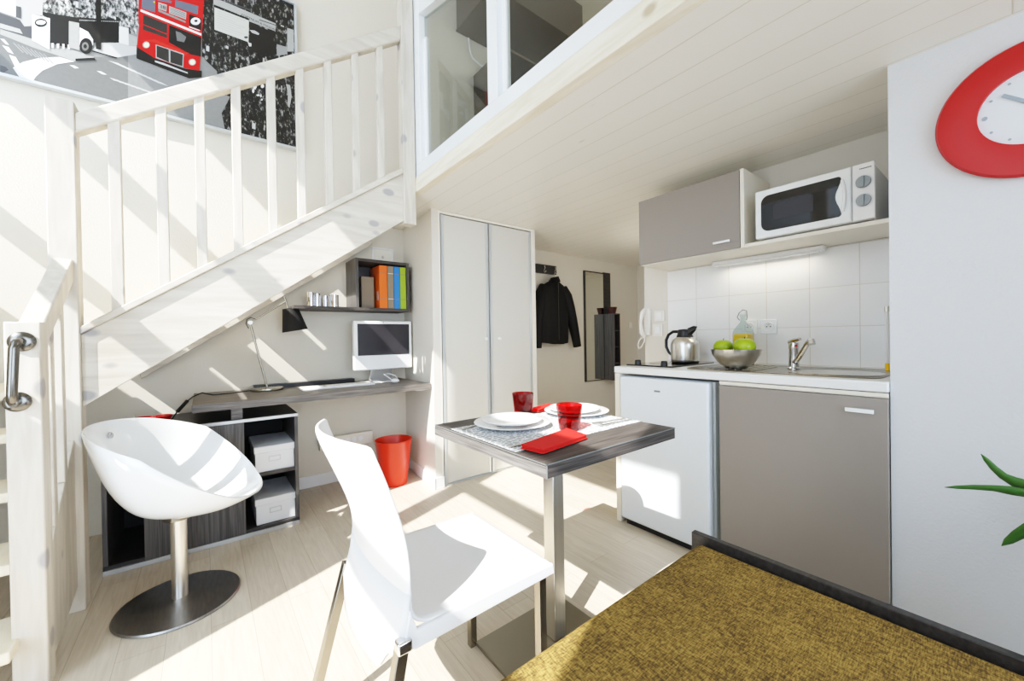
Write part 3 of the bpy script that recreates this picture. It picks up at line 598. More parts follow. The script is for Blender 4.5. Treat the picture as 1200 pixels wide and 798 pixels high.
MB().box(2.70, 2.72, 1.97, 2.53, 2.15, 3.50).build('door', 'taupe_card', t, bevel=.003)

# ================================================================== STAIRCASE
st = thing('staircase', (-.44, 2.37, 0), 'whitewashed pine quarter turn staircase with open treads and slatted railing climbing to the mezzanine', 'staircase')
SY = 2.35      # front face of the outer string
def sz(x): return .825+.7176*(x+.396)
W, WX = 'white_wood', 'white_wood_x'
MB().box(-.481, -.400, 2.33, 2.41, 0, 2.058).build('newel_post', W, st, bevel=.004)
MB().box(.988, 1.066, 2.325, 2.40, 1.80, 3.35).build('newel_post', W, st, bevel=.004)
MB().box(-.478, -.404, 1.87, 1.944, 0, 1.152).build('newel_post', W, st, bevel=.004)
MB().prism([(-.40, sz(-.40)), (.99, sz(.99)), (.99, sz(.99)+.293), (-.40, sz(-.40)+.298)], 'y', SY, SY+.04).build('outer_string', WX, st, bevel=.003)
MB().prism([(-.40, sz(-.40)+.298), (.99, sz(.99)+.293), (.99, sz(.99)+.333), (-.40, sz(-.40)+.33)], 'y', SY-.016, SY+.056).build('string_capping', WX, st, bevel=.004)
MB().prism([(-.30, .87), (1.066, 1.84), (1.066, 2.12), (-.35, 1.13)], 'y', Yw-.042, Yw-.002).build('wall_string', WX, st, bevel=.003)
MB().prism([(-.403, 1.935), (.99, 2.936), (.99, 3.032), (-.403, 2.018)], 'y', 2.335, 2.395).build('handrail', WX, st, bevel=.008)
bx = [-.289, -.139, -.003, .139, .288, .422, .563, .7115, .857]
for i, x in enumerate(bx):
    w = .0195
    z0 = sz(x)+.31; z1 = 1.98+.7188*(x+.403)-.02
    MB().box(x-w, x+w, 2.342, 2.375, z0, z1).build('baluster', W, st, bevel=.003)
# lower flight: outer string, handrail, two balusters
MB().prism([(1.94, 0), (2.335, .10), (2.335, .70), (1.94, .33)], 'x', -.462, -.422).build('lower_string', W, st, bevel=.003)
MB().prism([(1.935, 1.05), (2.335, 1.335), (2.335, 1.425), (1.935, 1.14)], 'x', -.47, -.412).build('lower_handrail', W, st, bevel=.006)
for y in (2.07, 2.20):
    MB().box(-.455, -.42, y-.018, y+.018, .45+.9*(y-2.07), 1.10+.7*(y-1.95)).build('baluster', W, st, bevel=.003)
MB().box(-1.33, -1.29, 1.87, 3.19, .0, 1.1).build('wall_string', W, st, bevel=.003)
for i in range(3):
    y = 1.80+.195*i; z = .19+.185*i
    MB().box(-1.29, -.463, y, y+.235, z-.035, z).build('tread', 'tread_wood', st, bevel=.004)
MB().prism([(-.463, 2.34), (-.463, 2.40), (-1.29, 3.0), (-1.29, 2.345)], 'z', .71, .745).build('winder_tread', 'tread_wood', st, bevel=.004)
MB().box(-.48, -.19, 2.415, 3.155, 1.005, 1.04).build('winder_tread', 'tread_wood', st, bevel=.004)
MB().prism([(-.47, 2.415), (-.40, 2.415), (-.44, 3.155), (-1.29, 3.155), (-1.29, 2.93)], 'z', .855, .89).build('winder_tread', 'tread_wood', st, bevel=.004)
for i in range(5):
    x = -.225+.26*i; z = 1.225+.185*i
    MB().box(x, min(x+.29, 1.06), SY+.04, Yw-.042, z-.035, z).build('tread', 'tread_wood', st, bevel=.004)
gh = MB().tube([(-.441, 1.872, 1.091), (-.441, 1.835, 1.091), (-.442, 1.822, 1.086), (-.445, 1.818, 1.071), (-.451, 1.818, .936), (-.452, 1.822, .916), (-.453, 1.835, .908), (-.453, 1.872, .908)], .0115, 14)
hb = gh.build('grab_handle', 'steel_dark', st, smooth=50, label='brushed steel grab handle')
for z, x in ((1.091, -.441), (.908, -.453)):
    f = MB(); f.lathe([(.001, .0), (.028, .0), (.030, .004), (.026, .009), (.014, .012), (.001, .012)], 0, 0, 28); f.xf(Matrix.Translation((x, 1.870, z)) @ Matrix.Rotation(PI/2, 4, 'X')).build('rosette', 'steel_dark', None, smooth=40).parent = hb

# ------------------------------------------------------------------ poster
ps = thing('framed_poster', (-.2, 3.19, 2.45), 'large framed black and white street photograph with a red double decker bus', 'picture')
PX0, PX1, PZ0, PZ1 = -1.0, .541, 2.465, 3.485
MB().box(PX0, PX1, 3.172, 3.185, PZ0, PZ1).build('print', 'p_g50', ps)
def frame_mb(x0, x1, z0, z1, w, y0, y1):
    return MB().box(x0-w, x1+w, y0, y1, z0-w, z0).box(x0-w, x1+w, y0, y1, z1, z1+w).box(x0-w, x0, y0, y1, z0, z1).box(x1, x1+w, y0, y1, z0, z1)
frame_mb(PX0, PX1, PZ0, PZ1, .016, 3.155, 3.196).build('frame', 'alu', ps, bevel=.002)
pm = MB(); keys = sorted(GREYS)
for n_, (c, l, p) in enumerate(sorted(POSTER, key=lambda t_: t_[1])):
    q = [(p[i], 3.1716-n_*.00003, p[i+1]) for i in range(0, len(p), 2)]
    pm.cur = keys.index(c); pm.add(q, [tuple(range(len(q)))])
pr = pm.build('printed_picture', ['p_'+k for k in keys], ps)
def ptext(txt, h, x, z, ang, m, sx=1, parent=ps, y=3.160):
    tb = text_mb(txt, h); tb.xf(Matrix.Translation((x, y, z)) @ Matrix.Rotation(ang, 4, 'Y') @ Matrix.Diagonal((sx, 1, 1, 1)) @ Matrix.Rotation(PI/2, 4, 'X')).build('printed_text', m, parent)
ptext('FORTNUM & MASON', .02, .325, 3.252, .05, 'p_g08', 1.05)
ptext('38', .030, -.168, 3.108, -.02, 'p_g08')

# ================================================================== UNDER THE STAIRS
# floating shelf with cube
sh = thing('wall_shelf', (.87, 3.19, 1.30), 'dark grey woodgrain floating shelf with an open cube at its right end under the stairs', 'shelf')
MB().box(.467, 1.28, 2.95, 3.195, 1.296, 1.318).build('shelf_board', 'grey_wood', sh, bevel=.001)
MB().box(.870, .892, 2.95, 3.195, 1.318, 1.68).build('side_panel', 'grey_wood_z', sh, bevel=.001)
MB().box(1.262, 1.282, 2.95, 3.195, 1.318, 1.68).build('side_panel', 'grey_wood_z', sh, bevel=.001)
MB().box(.892, 1.262, 2.95, 3.195, 1.658, 1.68).build('top_panel', 'grey_wood', sh, bevel=.001)
MB().box(.892, 1.262, 3.18, 3.195, 1.318, 1.658).build('back_panel', 'dark_wood', sh)
def binder(x0, x1, m, lab, z1=1.645):
    b = thing('ring_binder', ((x0+x1)/2, 3.05, 1.318), lab, 'binder', 'ring binders in the cube shelf')
    MB().box(x0+.001, x1-.001, 2.962, 3.17, 1.318, z1).build('cover', m, b, bevel=.002)
    if x1-x0 > .9: MB().box((x0+x1)/2-.012, (x0+x1)/2+.012, 2.9605, 2.962, 1.52, 1.60).build('spine_label', m, b)
    for z in (1.39, 1.585): MB().box(x0+.004, x1-.004, 2.9606, 2.962, z, z+.004).build('spine_line', 'taupe_card' if m != 'taupe_card' else 'box_card', b)
    return b
bo = binder(1.047, 1.110, 'orange', 'bright orange ring binder with a metal edged side hole, leftmost of the row')
MB().box(1.0455, 1.0475, 2.99, 3.02, 1.38, 1.45).build('metal_grip', 'alu', bo)
binder(1.111, 1.161, 'taupe_card', 'taupe brown ring binder between the orange and the blue one')
binder(1.162, 1.210, 'blue', 'bright blue ring binder in the cube shelf')
binder(1.211, 1.260, 'lime', 'lime green ring binder at the right end of the cube shelf')
t = thing('magazine_file', (.96, 3.1, 1.318), 'taupe cardboard file box standing at the left in the cube shelf', 'file box')
MB().box(.935, 1.03, 3.03, 3.17, 1.318, 1.56).build('box', 'taupe_card', t, bevel=.002)
# chrome tumblers on the shelf
def cup(x, y, r, h, lab, nm='metal_cup'):
    t = MB().lathe([(r*.7, 0), (r, .002), (r, h), (r-.003, h), (r-.003, .004), (.001, .004)], x, y, 28, 1.318).build(nm, 'chrome', None, smooth=40)
    tag(t, lab, 'cup', 'metal cups on the shelf'); return t
cup(.585, 3.02, .025, .098, 'tall shiny metal cup, leftmost on the dark shelf')
cup(.632, 3.06, .025, .096, 'tall shiny metal cup just right of the leftmost one on the shelf')
cup(.690, 3.07, .020, .085, 'small narrow metal cup third from left on the shelf')
cup(.737, 3.02, .032, .088, 'wide short metal cup nearest the cube on the dark shelf')
# white access panel
t = thing('access_panel', (1.14, 3.19, 1.73), 'small white framed access panel on the wall above the cube shelf', 'panel')
frame_mb(1.085, 1.235, 1.66, 1.815, .012, 3.18, 3.198).build('frame', 'white_plastic', t, bevel=.002)
MB().box(1.085, 1.235, 3.188, 3.198, 1.66, 1.815).build('door', 'cab_white', t)
MB().box(1.15, 1.165, 3.180, 3.188, 1.745, 1.765).build('catch', 'chrome', t)
# desk
dk = thing('desk', (.6, 2.9, .75), 'grey woodgrain wall desk top built in under the stairs', 'desk')
MB().box(-.06, 1.283, 2.60, 3.195, .716, .757).build('desk_top', 'desk_wood', dk, bevel=.001)
MB().box(.105, .157, 2.63, 2.68, .6545, .716).build('spacer_block', 'desk_wood', dk, bevel=.001)
MB().box(1.20, 1.29, 2.68, 3.19, .700, .716).build('wall_batten', 'metal_edge', dk)
t = MB().box(.25, .90, 3.12, 3.19, .757, .785).build('cable_tray', 'black', None, bevel=.002); tag(t, 'long low black cable tray at the back of the desk', 'cable tray')
# sideboard
sb = thing('sideboard', (0, 2.9, 0), 'low dark woodgrain sideboard with sliding door and open right compartment below the desk', 'sideboard')
S0, S1, SB0 = -.393, .424, 2.61
MB().box(S0, S1, SB0, 3.10, .637, .654).build('top_panel', 'dark_wood', sb, bevel=.001)
MB().box(S0, S1, SB0, 3.10, .02, .04).build('bottom_panel', 'dark_wood', sb, bevel=.001)
MB().box(S0+.01, S1-.01, SB0+.03, 3.09, 0, .02).build('plinth', 'matte_black', sb)
for x in (S0, S1-.018, .135): MB().box(x, x+.018, SB0+.004, 3.10, .04, .637).build('side_panel', 'grey_wood_z', sb, bevel=.001)
MB().box(S0, S1, 3.085, 3.10, .04, .637).build('back_panel', 'matte_black', sb)
MB().box(.153, S1-.018, SB0+.01, 3.08, .318, .336).build('shelf', 'grey_wood', sb, bevel=.001)
MB().box(S0, S1, SB0-.010, SB0+.004, .637, .655).build('rail', 'metal_edge', sb, bevel=.002, label='aluminium top rail')
MB().box(S0, S1, SB0-.010, SB0+.004, .0, .022).build('rail', 'metal_edge', sb, bevel=.002, label='aluminium bottom rail')
MB().box(-.249, .160, SB0-.006, SB0+.006, .024, .636).build('sliding_door', 'grey_wood_z', sb, bevel=.001)
def storage(z, lab, x0=.205):
    b = thing('storage_box', (.3, 2.8, z), lab, 'box', 'white storage boxes in the sideboard')
    MB().box(x0+.006, .404, 2.636, 2.98, z, z+.115).build('body', 'box_card', b, bevel=.002)
    MB().box(x0, .408, 2.63, 2.986, z+.108, z+.145).build('lid', 'box_card', b, bevel=.003)
    MB().box(x0+.07, x0+.13, 2.633, 2.636, z+.055, z+.085).build('label_holder', 'metal_edge', b)
    MB().box(x0+.075, x0+.125, 2.6322, 2.633, z+.06, z+.08).build('label_card', 'box_card', b)
storage(.336, 'white lidded storage box on the upper shelf of the sideboard')
storage(.04, 'white lidded storage box in the bottom of the sideboard')
# red bowls on the sideboard
for x, lab in ((-.265, 'small shallow red bowl on the sideboard, the left one behind the tub chair'), (-.185, 'small shallow red bowl on the sideboard, the right one next to the lamp cable')):
    b = thing('red_bowl', (x, 2.8, .654), lab, 'bowl', 'red bowls on the sideboard')
    MB().lathe([(.012, 0), (.03, .012), (.042, .04), (.039, .04), (.027, .016), (.001, .010)], x, 2.8, 28, .654).build('bowl', 'red', b, smooth=50)
    MB().tube([(x-.03, 2.8, .69), (x-.035, 2.8, .712)], .002, 6).build('wick_clip', 'steel', b)
# lamp
lp = thing('desk_lamp', (.32, 3.05, .757), 'metal desk lamp with black conical shade on the desk', 'lamp')
MB().lathe([(.001, 0), (.094, 0), (.096, .006), (.094, .016), (.088, .019), (.001, .020)], .318, 3.05, 40, .757).build('base', 'leg_steel', lp, smooth=40)
MB().tube([(.318, 3.05, .775), (.231, 3.05, 1.203)], .0065, 10).build('lower_arm', 'leg_steel', lp, smooth=40)
MB().tube([(.231, 3.05, 1.203), (.437, 3.05, 1.350)], .0055, 10).build('upper_arm', 'leg_steel', lp, smooth=40)
j = MB(); j.lathe([(.001, -.01), (.013, -.01), (.013, .01), (.001, .01)], 0, 0, 20); j.xf(Matrix.Translation((.231, 3.04, 1.203)) @ Matrix.Rotation(PI/2, 4, 'X')).build('joint', 'leg_steel', lp, smooth=40)
MB().tube([(.425, 3.05, 1.392), (.450, 3.05, 1.30)], .006, 10).build('head_pin', 'leg_steel', lp, smooth=40)
MB().tube([(.262, 3.04, 1.225), (.235, 3.03, 1.235), (.213, 3.03, 1.222), (.208, 3.03, 1.195), (.222, 3.04, 1.165)], .003, 8).build('arm_cable', 'black', lp, smooth=40)
ax = (Vector((.49, 3.05, 1.156))-Vector((.465, 3.05, 1.302))).normalized(); e1 = Vector((0, 1, 0)); e2 = ax.cross(e1).normalized()
c0, c1 = Vector((.463, 3.05, 1.304)), Vector((.490, 3.05, 1.150))
def ring(c, r, n=32): return [c+e1*(r*math.cos(2*PI*k/n))+e2*(r*math.sin(2*PI*k/n)) for k in range(n)]
MB().loft([ring(c0+ax*.001, .002), ring(c0, .048), ring(c1, .079), ring(c1, .077), ring(c0+ax*.004, .046), ring(c0+ax*.005, .002)], True, True).build('lamp_shade', 'matte_black', lp, smooth=40)
MB().loft([ring(c1-ax*.004, .0765), ring(c0+ax*.03, .045), ring(c0+ax*.03, .001)], True, False).build('shade_lining', 'lamp_lining', lp, smooth=40)
MB().ball(tuple(c0+ax*.07), .026, 14).build('bulb', 'white_plastic', lp, smooth=60)
MB().tube([(.23, 3.04, .764), (.12, 3.0, .762), (.03, 2.95, .765), (-.02, 2.93, .785), (-.06, 2.9, .770), (-.095, 2.87, .742), (-.125, 2.84, .705), (-.145, 2.82, .675), (-.155, 2.80, .66)], .0035, 8).build('power_cable', 'black', lp, smooth=40)
MB().tube([(-.085, 2.878, .752), (-.128, 2.838, .700)], .0095, 8).build('inline_switch', 'black', lp, smooth=40)
# computer
cp = thing('desktop_computer', (1.08, 3.0, .757), 'white all in one desktop computer with dark screen on the desk', 'computer')
MB().box(.858, 1.306, 2.975, 3.02, .853, 1.222).build('housing', 'white_plastic', cp, bevel=.008, seg=3)
MB().box(.884, 1.283, 2.9735, 2.976, .962, 1.199).build('screen', 'screen', cp)
MB().disc_x(0, 0, .004, -.001, .001, 16).xf(Matrix.Translation((1.078, 2.9745, 1.211)) @ Matrix.Rotation(PI/2, 4, 'Z')).build('camera_dot', 'black', cp)
MB().prism([(3.02, .95), (3.03, .95), (3.10, .765), (3.10, .757), (3.0, .757), (3.0, .763), (3.08, .765)], 'x', 1.0, 1.17).build('stand', 'metal_edge', cp, bevel=.002)
MB().box(1.0, 1.17, 2.93, 3.10, .757, .763).build('foot', 'alu', cp, bevel=.002)
kb = thing('keyboard', (.72, 2.88, .757), 'slim white computer keyboard lying on the desk', 'keyboard')
MB().box(.485, .955, 2.82, 2.945, .757, .768).build('body', 'white_plastic', kb, bevel=.003)
k = MB()
for r in range(5):
    for c in range(15):
        x = .491+c*.0307; y = 2.826+r*.0235
        k.box(x, x+.0275, y, y+.0205, .768, .772)
k.build('keys', 'white_plastic', kb)
ms = thing('computer_mouse', (1.10, 2.83, .757), 'white computer mouse with coiled white cable on the desk', 'mouse')
MB().ball((1.10, 2.82, .7745), .045, 20, (.62, 1, .38)).build('body', 'white_plastic', ms, smooth=60)
MB().tube([(1.10, 2.86, .772), (1.08, 2.91, .80), (1.06, 2.94, .815), (1.10, 2.95, .82), (1.15, 2.93, .80), (1.15, 2.89, .775), (1.10, 2.88, .765), (1.03, 2.90, .762), (1.02, 2.95, .762)], .003, 8).build('mouse_cable', 'white_plastic', ms, smooth=40)
# socket strip
ss = thing('socket_strip', (.83, 3.19, .31), 'long white socket strip on the wall below the desk', 'socket strip')
MB().box(.650, 1.04, 3.150, 3.198, .262, .356).build('housing', 'cab_white', ss, bevel=.004)
for i in range(4):
    x = .80+i*.05
    f = MB(); f.lathe([(.001, 0), (.019, 0), (.021, .003), (.017, .003), (.015, -.006), (.001, -.006)], 0, 0, 20); f.xf(Matrix.Translation((x, 3.1495, .312)) @ Matrix.Rotation(PI/2, 4, 'X')).build('socket', 'white_plastic', ss, smooth=40)
# bin
bn = thing('waste_bin', (1.10, 2.87, 0), 'red plastic waste bin on the floor beside the wardrobe', 'bin')
MB().lathe([(.001, 0), (.090, 0), (.094, .01), (.132, .325), (.135, .328), (.135, .333), (.129, .333), (.126, .325), (.088, .012), (.001, .012)], 1.10, 2.87, 48, 0).build('bucket', 'red_bin', bn, smooth=40)

# ================================================================== BUILT-IN WARDROBE
wd = thing('wardrobe', (1.8, 2.85, 0), 'tall pale grey built in wardrobe with two doors between desk niche and hall', 'wardrobe')
WY = 2.557
MB().box(1.338, 1.352, WY, 3.13, .0, ZC-.002).build('side_panel', 'cab_white', wd)
MB().box(2.222, 2.268, WY, 3.13, .0, ZC-.002).build('side_panel', 'cab_white', wd, bevel=.002)
MB().box(1.352, 2.222, WY, 3.13, 1.99, ZC-.002).build('top_rail', 'cab_white', wd)
MB().box(1.352, 2.222, WY+.012, 3.13, 0, .012).build('bottom_rail', 'alu', wd)
MB().box(1.352, 2.222, WY+.03, WY+.04, .012, 1.99).build('inner_panel', 'matte_black', wd)
for x0, x1, kx in ((1.360, 1.772, 1.728), (1.784, 2.216, 1.862)):
    d = MB().box(x0, x1, WY+.004, WY+.022, .018, 1.982).build('door', 'door_grey', wd, bevel=.002)
    s = MB().box(x0, x0+.02, WY, WY+.006, .018, 1.982).box(x1-.02, x1, WY, WY+.006, .018, 1.982).build('edge_strip', 'alu', None); s.parent = d
    f = MB(); f.lathe([(.001, 0), (.007, 0), (.007, .012), (.015, .02), (.013, .028), (.001, .03)], 0, 0, 20)
    f.xf(Matrix.Translation((kx, WY+.003, 1.072)) @ Matrix.Rotation(PI/2, 4, 'X')).build('knob', 'white_plastic', None, smooth=45).parent = d
# ================================================================== HALL
cr = thing('coat_rack', (2.9, 3.13, 1.81), 'dark wall coat rack with metal hooks in the hall', 'coat rack')
MB().box(2.40, 3.075, 3.115, 3.138, 1.765, 1.86).build('backboard', 'dark_wood', cr, bevel=.002)
for x in (2.52, 2.70, 2.875, 3.035):
    MB().tube([(x, 3.115, 1.835), (x, 3.09, 1.84), (x, 3.085, 1.82), (x, 3.10, 1.80), (x, 3.105, 1.785), (x, 3.09, 1.772), (x, 3.07, 1.785)], .005, 8).build('hook', 'chrome', cr, smooth=40)
hg = thing('clothes_hanger', (2.98, 3.07, 1.70), 'white clothes hanger inside the black jacket', 'hanger')
MB().tube([(3.035, 3.10, 1.80), (3.02, 3.08, 1.785), (3.0, 3.07, 1.765), (2.985, 3.07, 1.72)], .003, 8).build('hook', 'chrome', hg, smooth=40)
MB().tube([(2.80, 3.07, 1.60), (2.90, 3.07, 1.665), (2.975, 3.065, 1.70), (3.06, 3.07, 1.665), (3.15, 3.07, 1.60)], [.008, .012, .018, .012, .008], 8).build('shoulder_bar', 'white_plastic', hg, smooth=40)
jk = thing('jacket', (2.97, 3.05, 1.7), 'short black leather jacket hanging from the coat rack in the hall', 'jacket')
rows = [(1.70, .045, .030, 0), (1.675, .075, .040, 0), (1.64, .14, .05, 0), (1.60, .20, .055, 0), (1.56, .225, .06, 0), (1.50, .23, .065, .0), (1.40, .222, .068, .0), (1.28, .214, .068, 0), (1.15, .21, .066, 0), (1.06, .215, .064, 0), (1.01, .212, .055, 0)]
rings = []
for z, hw, dp, o in rows:
    r = []
    for k in range(40):
        a = 2*PI*k/40; ca, sa = math.cos(a), math.sin(a)
        x = 2.975+hw*(abs(ca)**.7)*(1 if ca > 0 else -1)
        fold = .006*math.sin(x*70+z*4)*(1.65-z)*2 + .005*math.sin(x*33-z*9)
        y = 3.062+dp*.8*(abs(sa)**.8)*(1 if sa > 0 else -1)*.9 + (fold if sa < 0 else 0)
        r.append((x, min(y, 3.13), z+(.012*math.sin(x*14) if z < 1.05 else 0)))
    rings.append(r)
MB().loft(rings).build('body', 'leather', jk, smooth=60)
for s, pts in ((-1, [(-.15, 1.625), (-.195, 1.53), (-.225, 1.40), (-.245, 1.25), (-.258, 1.08), (-.262, .965)]), (1, [(.15, 1.625), (.195, 1.53), (.235, 1.40), (.275, 1.25), (.318, 1.08), (.342, .965)])):
    MB().tube([(2.975+x, 3.065-.004*i, z) for i, (x, z) in enumerate(pts)], [.040, .062, .062, .058, .050, .045], 14).build('sleeve', 'leather', jk, smooth=60)
MB().loft([[(2.985+r*math.cos(a)*1.0, 3.055+r*.7*math.sin(a), z+.012*math.cos(a)) for a in [2*PI*k/20 for k in range(20)]] for r, z in ((.075, 1.665), (.062, 1.70), (.050, 1.725), (.045, 1.722), (.05, 1.68))], True, False).build('collar', 'leather', jk, smooth=60)
b = MB(); b.box(2.978, 2.984, 2.996, 3.0, 1.04, 1.66); b.build('zip', 'steel_dark', jk)
# mirror unit
mi = thing('mirror', (3.7, 3.12, .54), 'tall narrow mirror with black frame on the hall wall', 'mirror')
MB().box(3.535, 3.885, 3.125, 3.138, .54, 1.86).build('frame', 'dark_wood', mi, bevel=.001)
MB().box(3.56, 3.883, 3.1235, 3.125, .548, 1.845).build('mirror_glass', 'mirror', mi)
MB().box(3.888, 4.02, 3.12, 3.138, .54, 1.866).build('side_board', 'dark_wood', mi, bevel=.001)
hs = thing('wall_shelf_unit', (3.87, 3.05, .54), 'narrow dark wall shelf unit with open compartments beside the hall mirror', 'shelf')
MB().box(3.888, 3.902, 2.97, 3.118, .54, 1.352).build('side_panel', 'grey_wood_z', hs, bevel=.001)
MB().box(3.99, 4.004, 2.97, 3.118, .54, 1.352).build('side_panel', 'dark_wood', hs, bevel=.001)
MB().box(3.902, 3.99, 3.11, 3.118, .54, 1.352).build('back_panel', 'matte_black', hs)
for z in (.54, .74, .94, 1.14, 1.34): MB().box(3.902, 3.99, 2.975, 3.11, z, z+.012).build('shelf', 'grey_wood', hs)
t = thing('flower_pot', (3.945, 3.04, 1.352), 'small dark red pot on top of the hall shelf unit', 'pot')
MB().lathe([(.04, 0), (.058, .075), (.062, .08), (.054, .08), (.048, .06), (.001, .058)], 3.945, 3.04, 24, 1.352).build('pot', 'pot', t, smooth=40)
t = thing('light_switch', (4.44, 3.135, 1.22), 'small white light switch on the hall wall right of the mirror', 'switch')
MB().box(4.405, 4.485, 3.13, 3.139, 1.18, 1.26).build('plate', 'cab_white', t, bevel=.002); MB().box(4.425, 4.465, 3.126, 3.13, 1.195, 1.245).build('rocker', 'white_plastic', t, bevel=.002)

# ================================================================== KITCHENETTE
wt = thing('worktop', (2.2, .86, .864), 'white kitchenette worktop over fridge and base cabinet', 'worktop')
MB().box(1.885, 2.492, .272, 1.446, .864, .902).build('slab', 'counter', wt, bevel=.006, seg=3)
sp = MB().box(1.888, 2.49, 1.408, 1.442, 0, .862).build('end_panel', 'cab_white', None, bevel=.002); tag(sp, 'slim white end panel holding the worktop left of the fridge', 'panel')
bc = thing('base_cabinet', (2.2, .56, 0), 'taupe fronted base cabinet under the sink', 'cabinet')
MB().box(1.905, 2.49, .274, .852, .10, .861).build('carcass', 'cab_white', bc)
MB().box(1.95, 2.45, .28, .85, 0, .10).build('plinth', 'taupe', bc)
d = MB().box(1.885, 1.904, .273, .850, .105, .842).build('door', 'taupe', bc, bevel=.002)
MB().box(1.890, 1.904, .274, .850, .846, .861).build('top_rail', 'cab_white', bc)
MB().box(1.862, 1.872, .308, .388, .787, .802).box(1.872, 1.886, .312, .322, .789, .800).box(1.872, 1.886, .374, .384, .789, .800).build('handle', 'gloss_white', None, bevel=.002).parent = d
fr = thing('refrigerator', (2.2, 1.15, 0), 'small white undercounter fridge beneath the worktop', 'fridge')
MB().box(1.925, 2.46, .885, 1.398, .03, .850).build('body', 'fridge_side', fr, bevel=.004)
MB().box(1.875, 1.922, .895, 1.400, .035, .848).build('door', 'fridge_white', fr, bevel=.010, seg=4)
MB().box(1.90, 1.99, .91, 1.38, .0, .03).build('feet', 'black', fr)
MB().box(1.8735, 1.8755, 1.145, 1.179, .779, .788).build('badge', 'text_grey', fr)
# sink
sk = thing('sink', (2.2, .7, .902), 'stainless steel inset sink with ribbed drainer in the worktop', 'sink')
n = 36
def srect(cx, cy, hx, hy, e, z): return [(cx+hx*(abs(math.cos(a))**e)*(1 if math.cos(a) > 0 else -1), cy+hy*(abs(math.sin(a))**e)*(1 if math.sin(a) > 0 else -1), z) for a in [2*PI*k/n for k in range(n)]]
MB().loft([srect(2.19, .69, .235, .385, .25, .9022), srect(2.19, .69, .232, .382, .25, .906), srect(2.20, .69, .22, .37, .25, .9045)], True, True).build('rim', 'leg_steel', sk, smooth=50)
MB().loft([srect(2.16, .475, .155, .165, .75, .9052), srect(2.16, .475, .150, .160, .75, .9085), srect(2.16, .475, .142, .152, .75, .9065)], True, False).build('bowl_edge', 'leg_steel', sk, smooth=60)
MB().loft([srect(2.16, .475, .142, .152, .75, .9062), srect(2.16, .475, .138, .148, .75, .9058), srect(2.16, .475, .002, .002, 1, .9054)], True, False).build('bowl', 'steel', sk, smooth=60)
r = MB()
for i in range(7): r.box(2.02, 2.36, .76+.035*i, .768+.035*i, .906, .909)
r.build('drainer_ribs', 'steel', sk, bevel=.002)
fc = thing('faucet', (2.27, .665, .904), 'chrome single lever mixer tap on the sink', 'tap')
MB().lathe([(.001, 0), (.028, 0), (.028, .005), (.022, .010), (.020, .095), (.022, .10), (.021, .128), (.012, .134), (.001, .134)], 2.27, .665, 28, .904).build('body', 'chrome', fc, smooth=40)
MB().tube([(2.27, .665, .93), (2.22, .63, .965), (2.12, .57, 1.03), (2.09, .552, 1.047), (2.075, .542, 1.045), (2.07, .539, 1.03)], [.012, .012, .011, .011, .013, .013], 14).build('spout', 'chrome', fc, smooth=50)
MB().tube([(2.275, .68, 1.035), (2.25, .655, 1.045), (2.20, .62, 1.052)], [.014, .011, .007], 10).build('lever', 'chrome', fc, smooth=50)
MB().ball((2.252, .650, 1.018), .006, 10).build('temperature_mark', 'hotred', fc, smooth=60)
# hob
hb = thing('hob', (2.2, 1.29, .902), 'black two ring glass hob set in the worktop', 'hob')
MB().box(1.985, 2.46, 1.135, 1.432, .9022, .910).build('glass_plate', 'ink_black', hb, bevel=.002)
for y, in ((1.412,), (1.238,)):
    MB().lathe([(.001, 0), (.019, 0), (.017, .02), (.014, .024), (.001, .024)], 2.045 if y > 1.3 else 2.04, y-.02, 24, .910).build('control_knob', 'black', hb, smooth=40)
for x, y, rr in ((2.15, 1.31, .06), (2.34, 1.27, .08)):
    MB().lathe([(rr-.003, 0), (rr, 0), (rr, .0008), (rr-.003, .0008)], x, y, 40, .910, cap=False).build('ring_mark', 'text_grey', hb)
# thermos jug
jg = thing('thermos_jug', (2.33, 1.26, .91), 'stainless steel thermos jug with black handle and lid on the hob', 'jug')
JX, JY = 2.30, 1.235
MB().lathe([(.001, 0), (.070, 0), (.076, .006), (.079, .02), (.080, .05), (.080, .104), (.077, .122), (.066, .140), (.050, .151), (.046, .156), (.001, .158)], JX, JY, 40, .912).build('body', 'steel', jg, smooth=50)
MB().lathe([(.001, 0), (.074, 0), (.080, .008), (.074, .012), (.001, .012)], JX, JY, 40, .910).build('foot', 'black', jg, smooth=50)
MB().lathe([(.050, .148), (.046, .160), (.040, .175), (.042, .192), (.036, .200), (.001, .203)], JX, JY, 32, .912).build('lid', 'black', jg, smooth=50)
MB().tube([(JX, JY-.03, 1.095), (JX-.005, JY-.062, 1.112), (JX-.008, JY-.072, 1.118)], [.022, .012, .006], 12).build('spout', 'black', jg, smooth=50)
MB().tube([(JX, JY-.02, 1.115), (JX, JY-.055, 1.127), (JX, JY-.075, 1.124)], .005, 8).build('thumb_lever', 'black', jg, smooth=50)
MB().tube([(JX, JY+.038, 1.10), (JX, JY+.075, 1.100), (JX, JY+.105, 1.082), (JX, JY+.122, 1.048), (JX, JY+.122, 1.005), (JX, JY+.105, .970), (JX, JY+.080, .950)], [.010, .009, .009, .009, .009, .008, .007], 12).build('handle', 'black', jg, smooth=60)
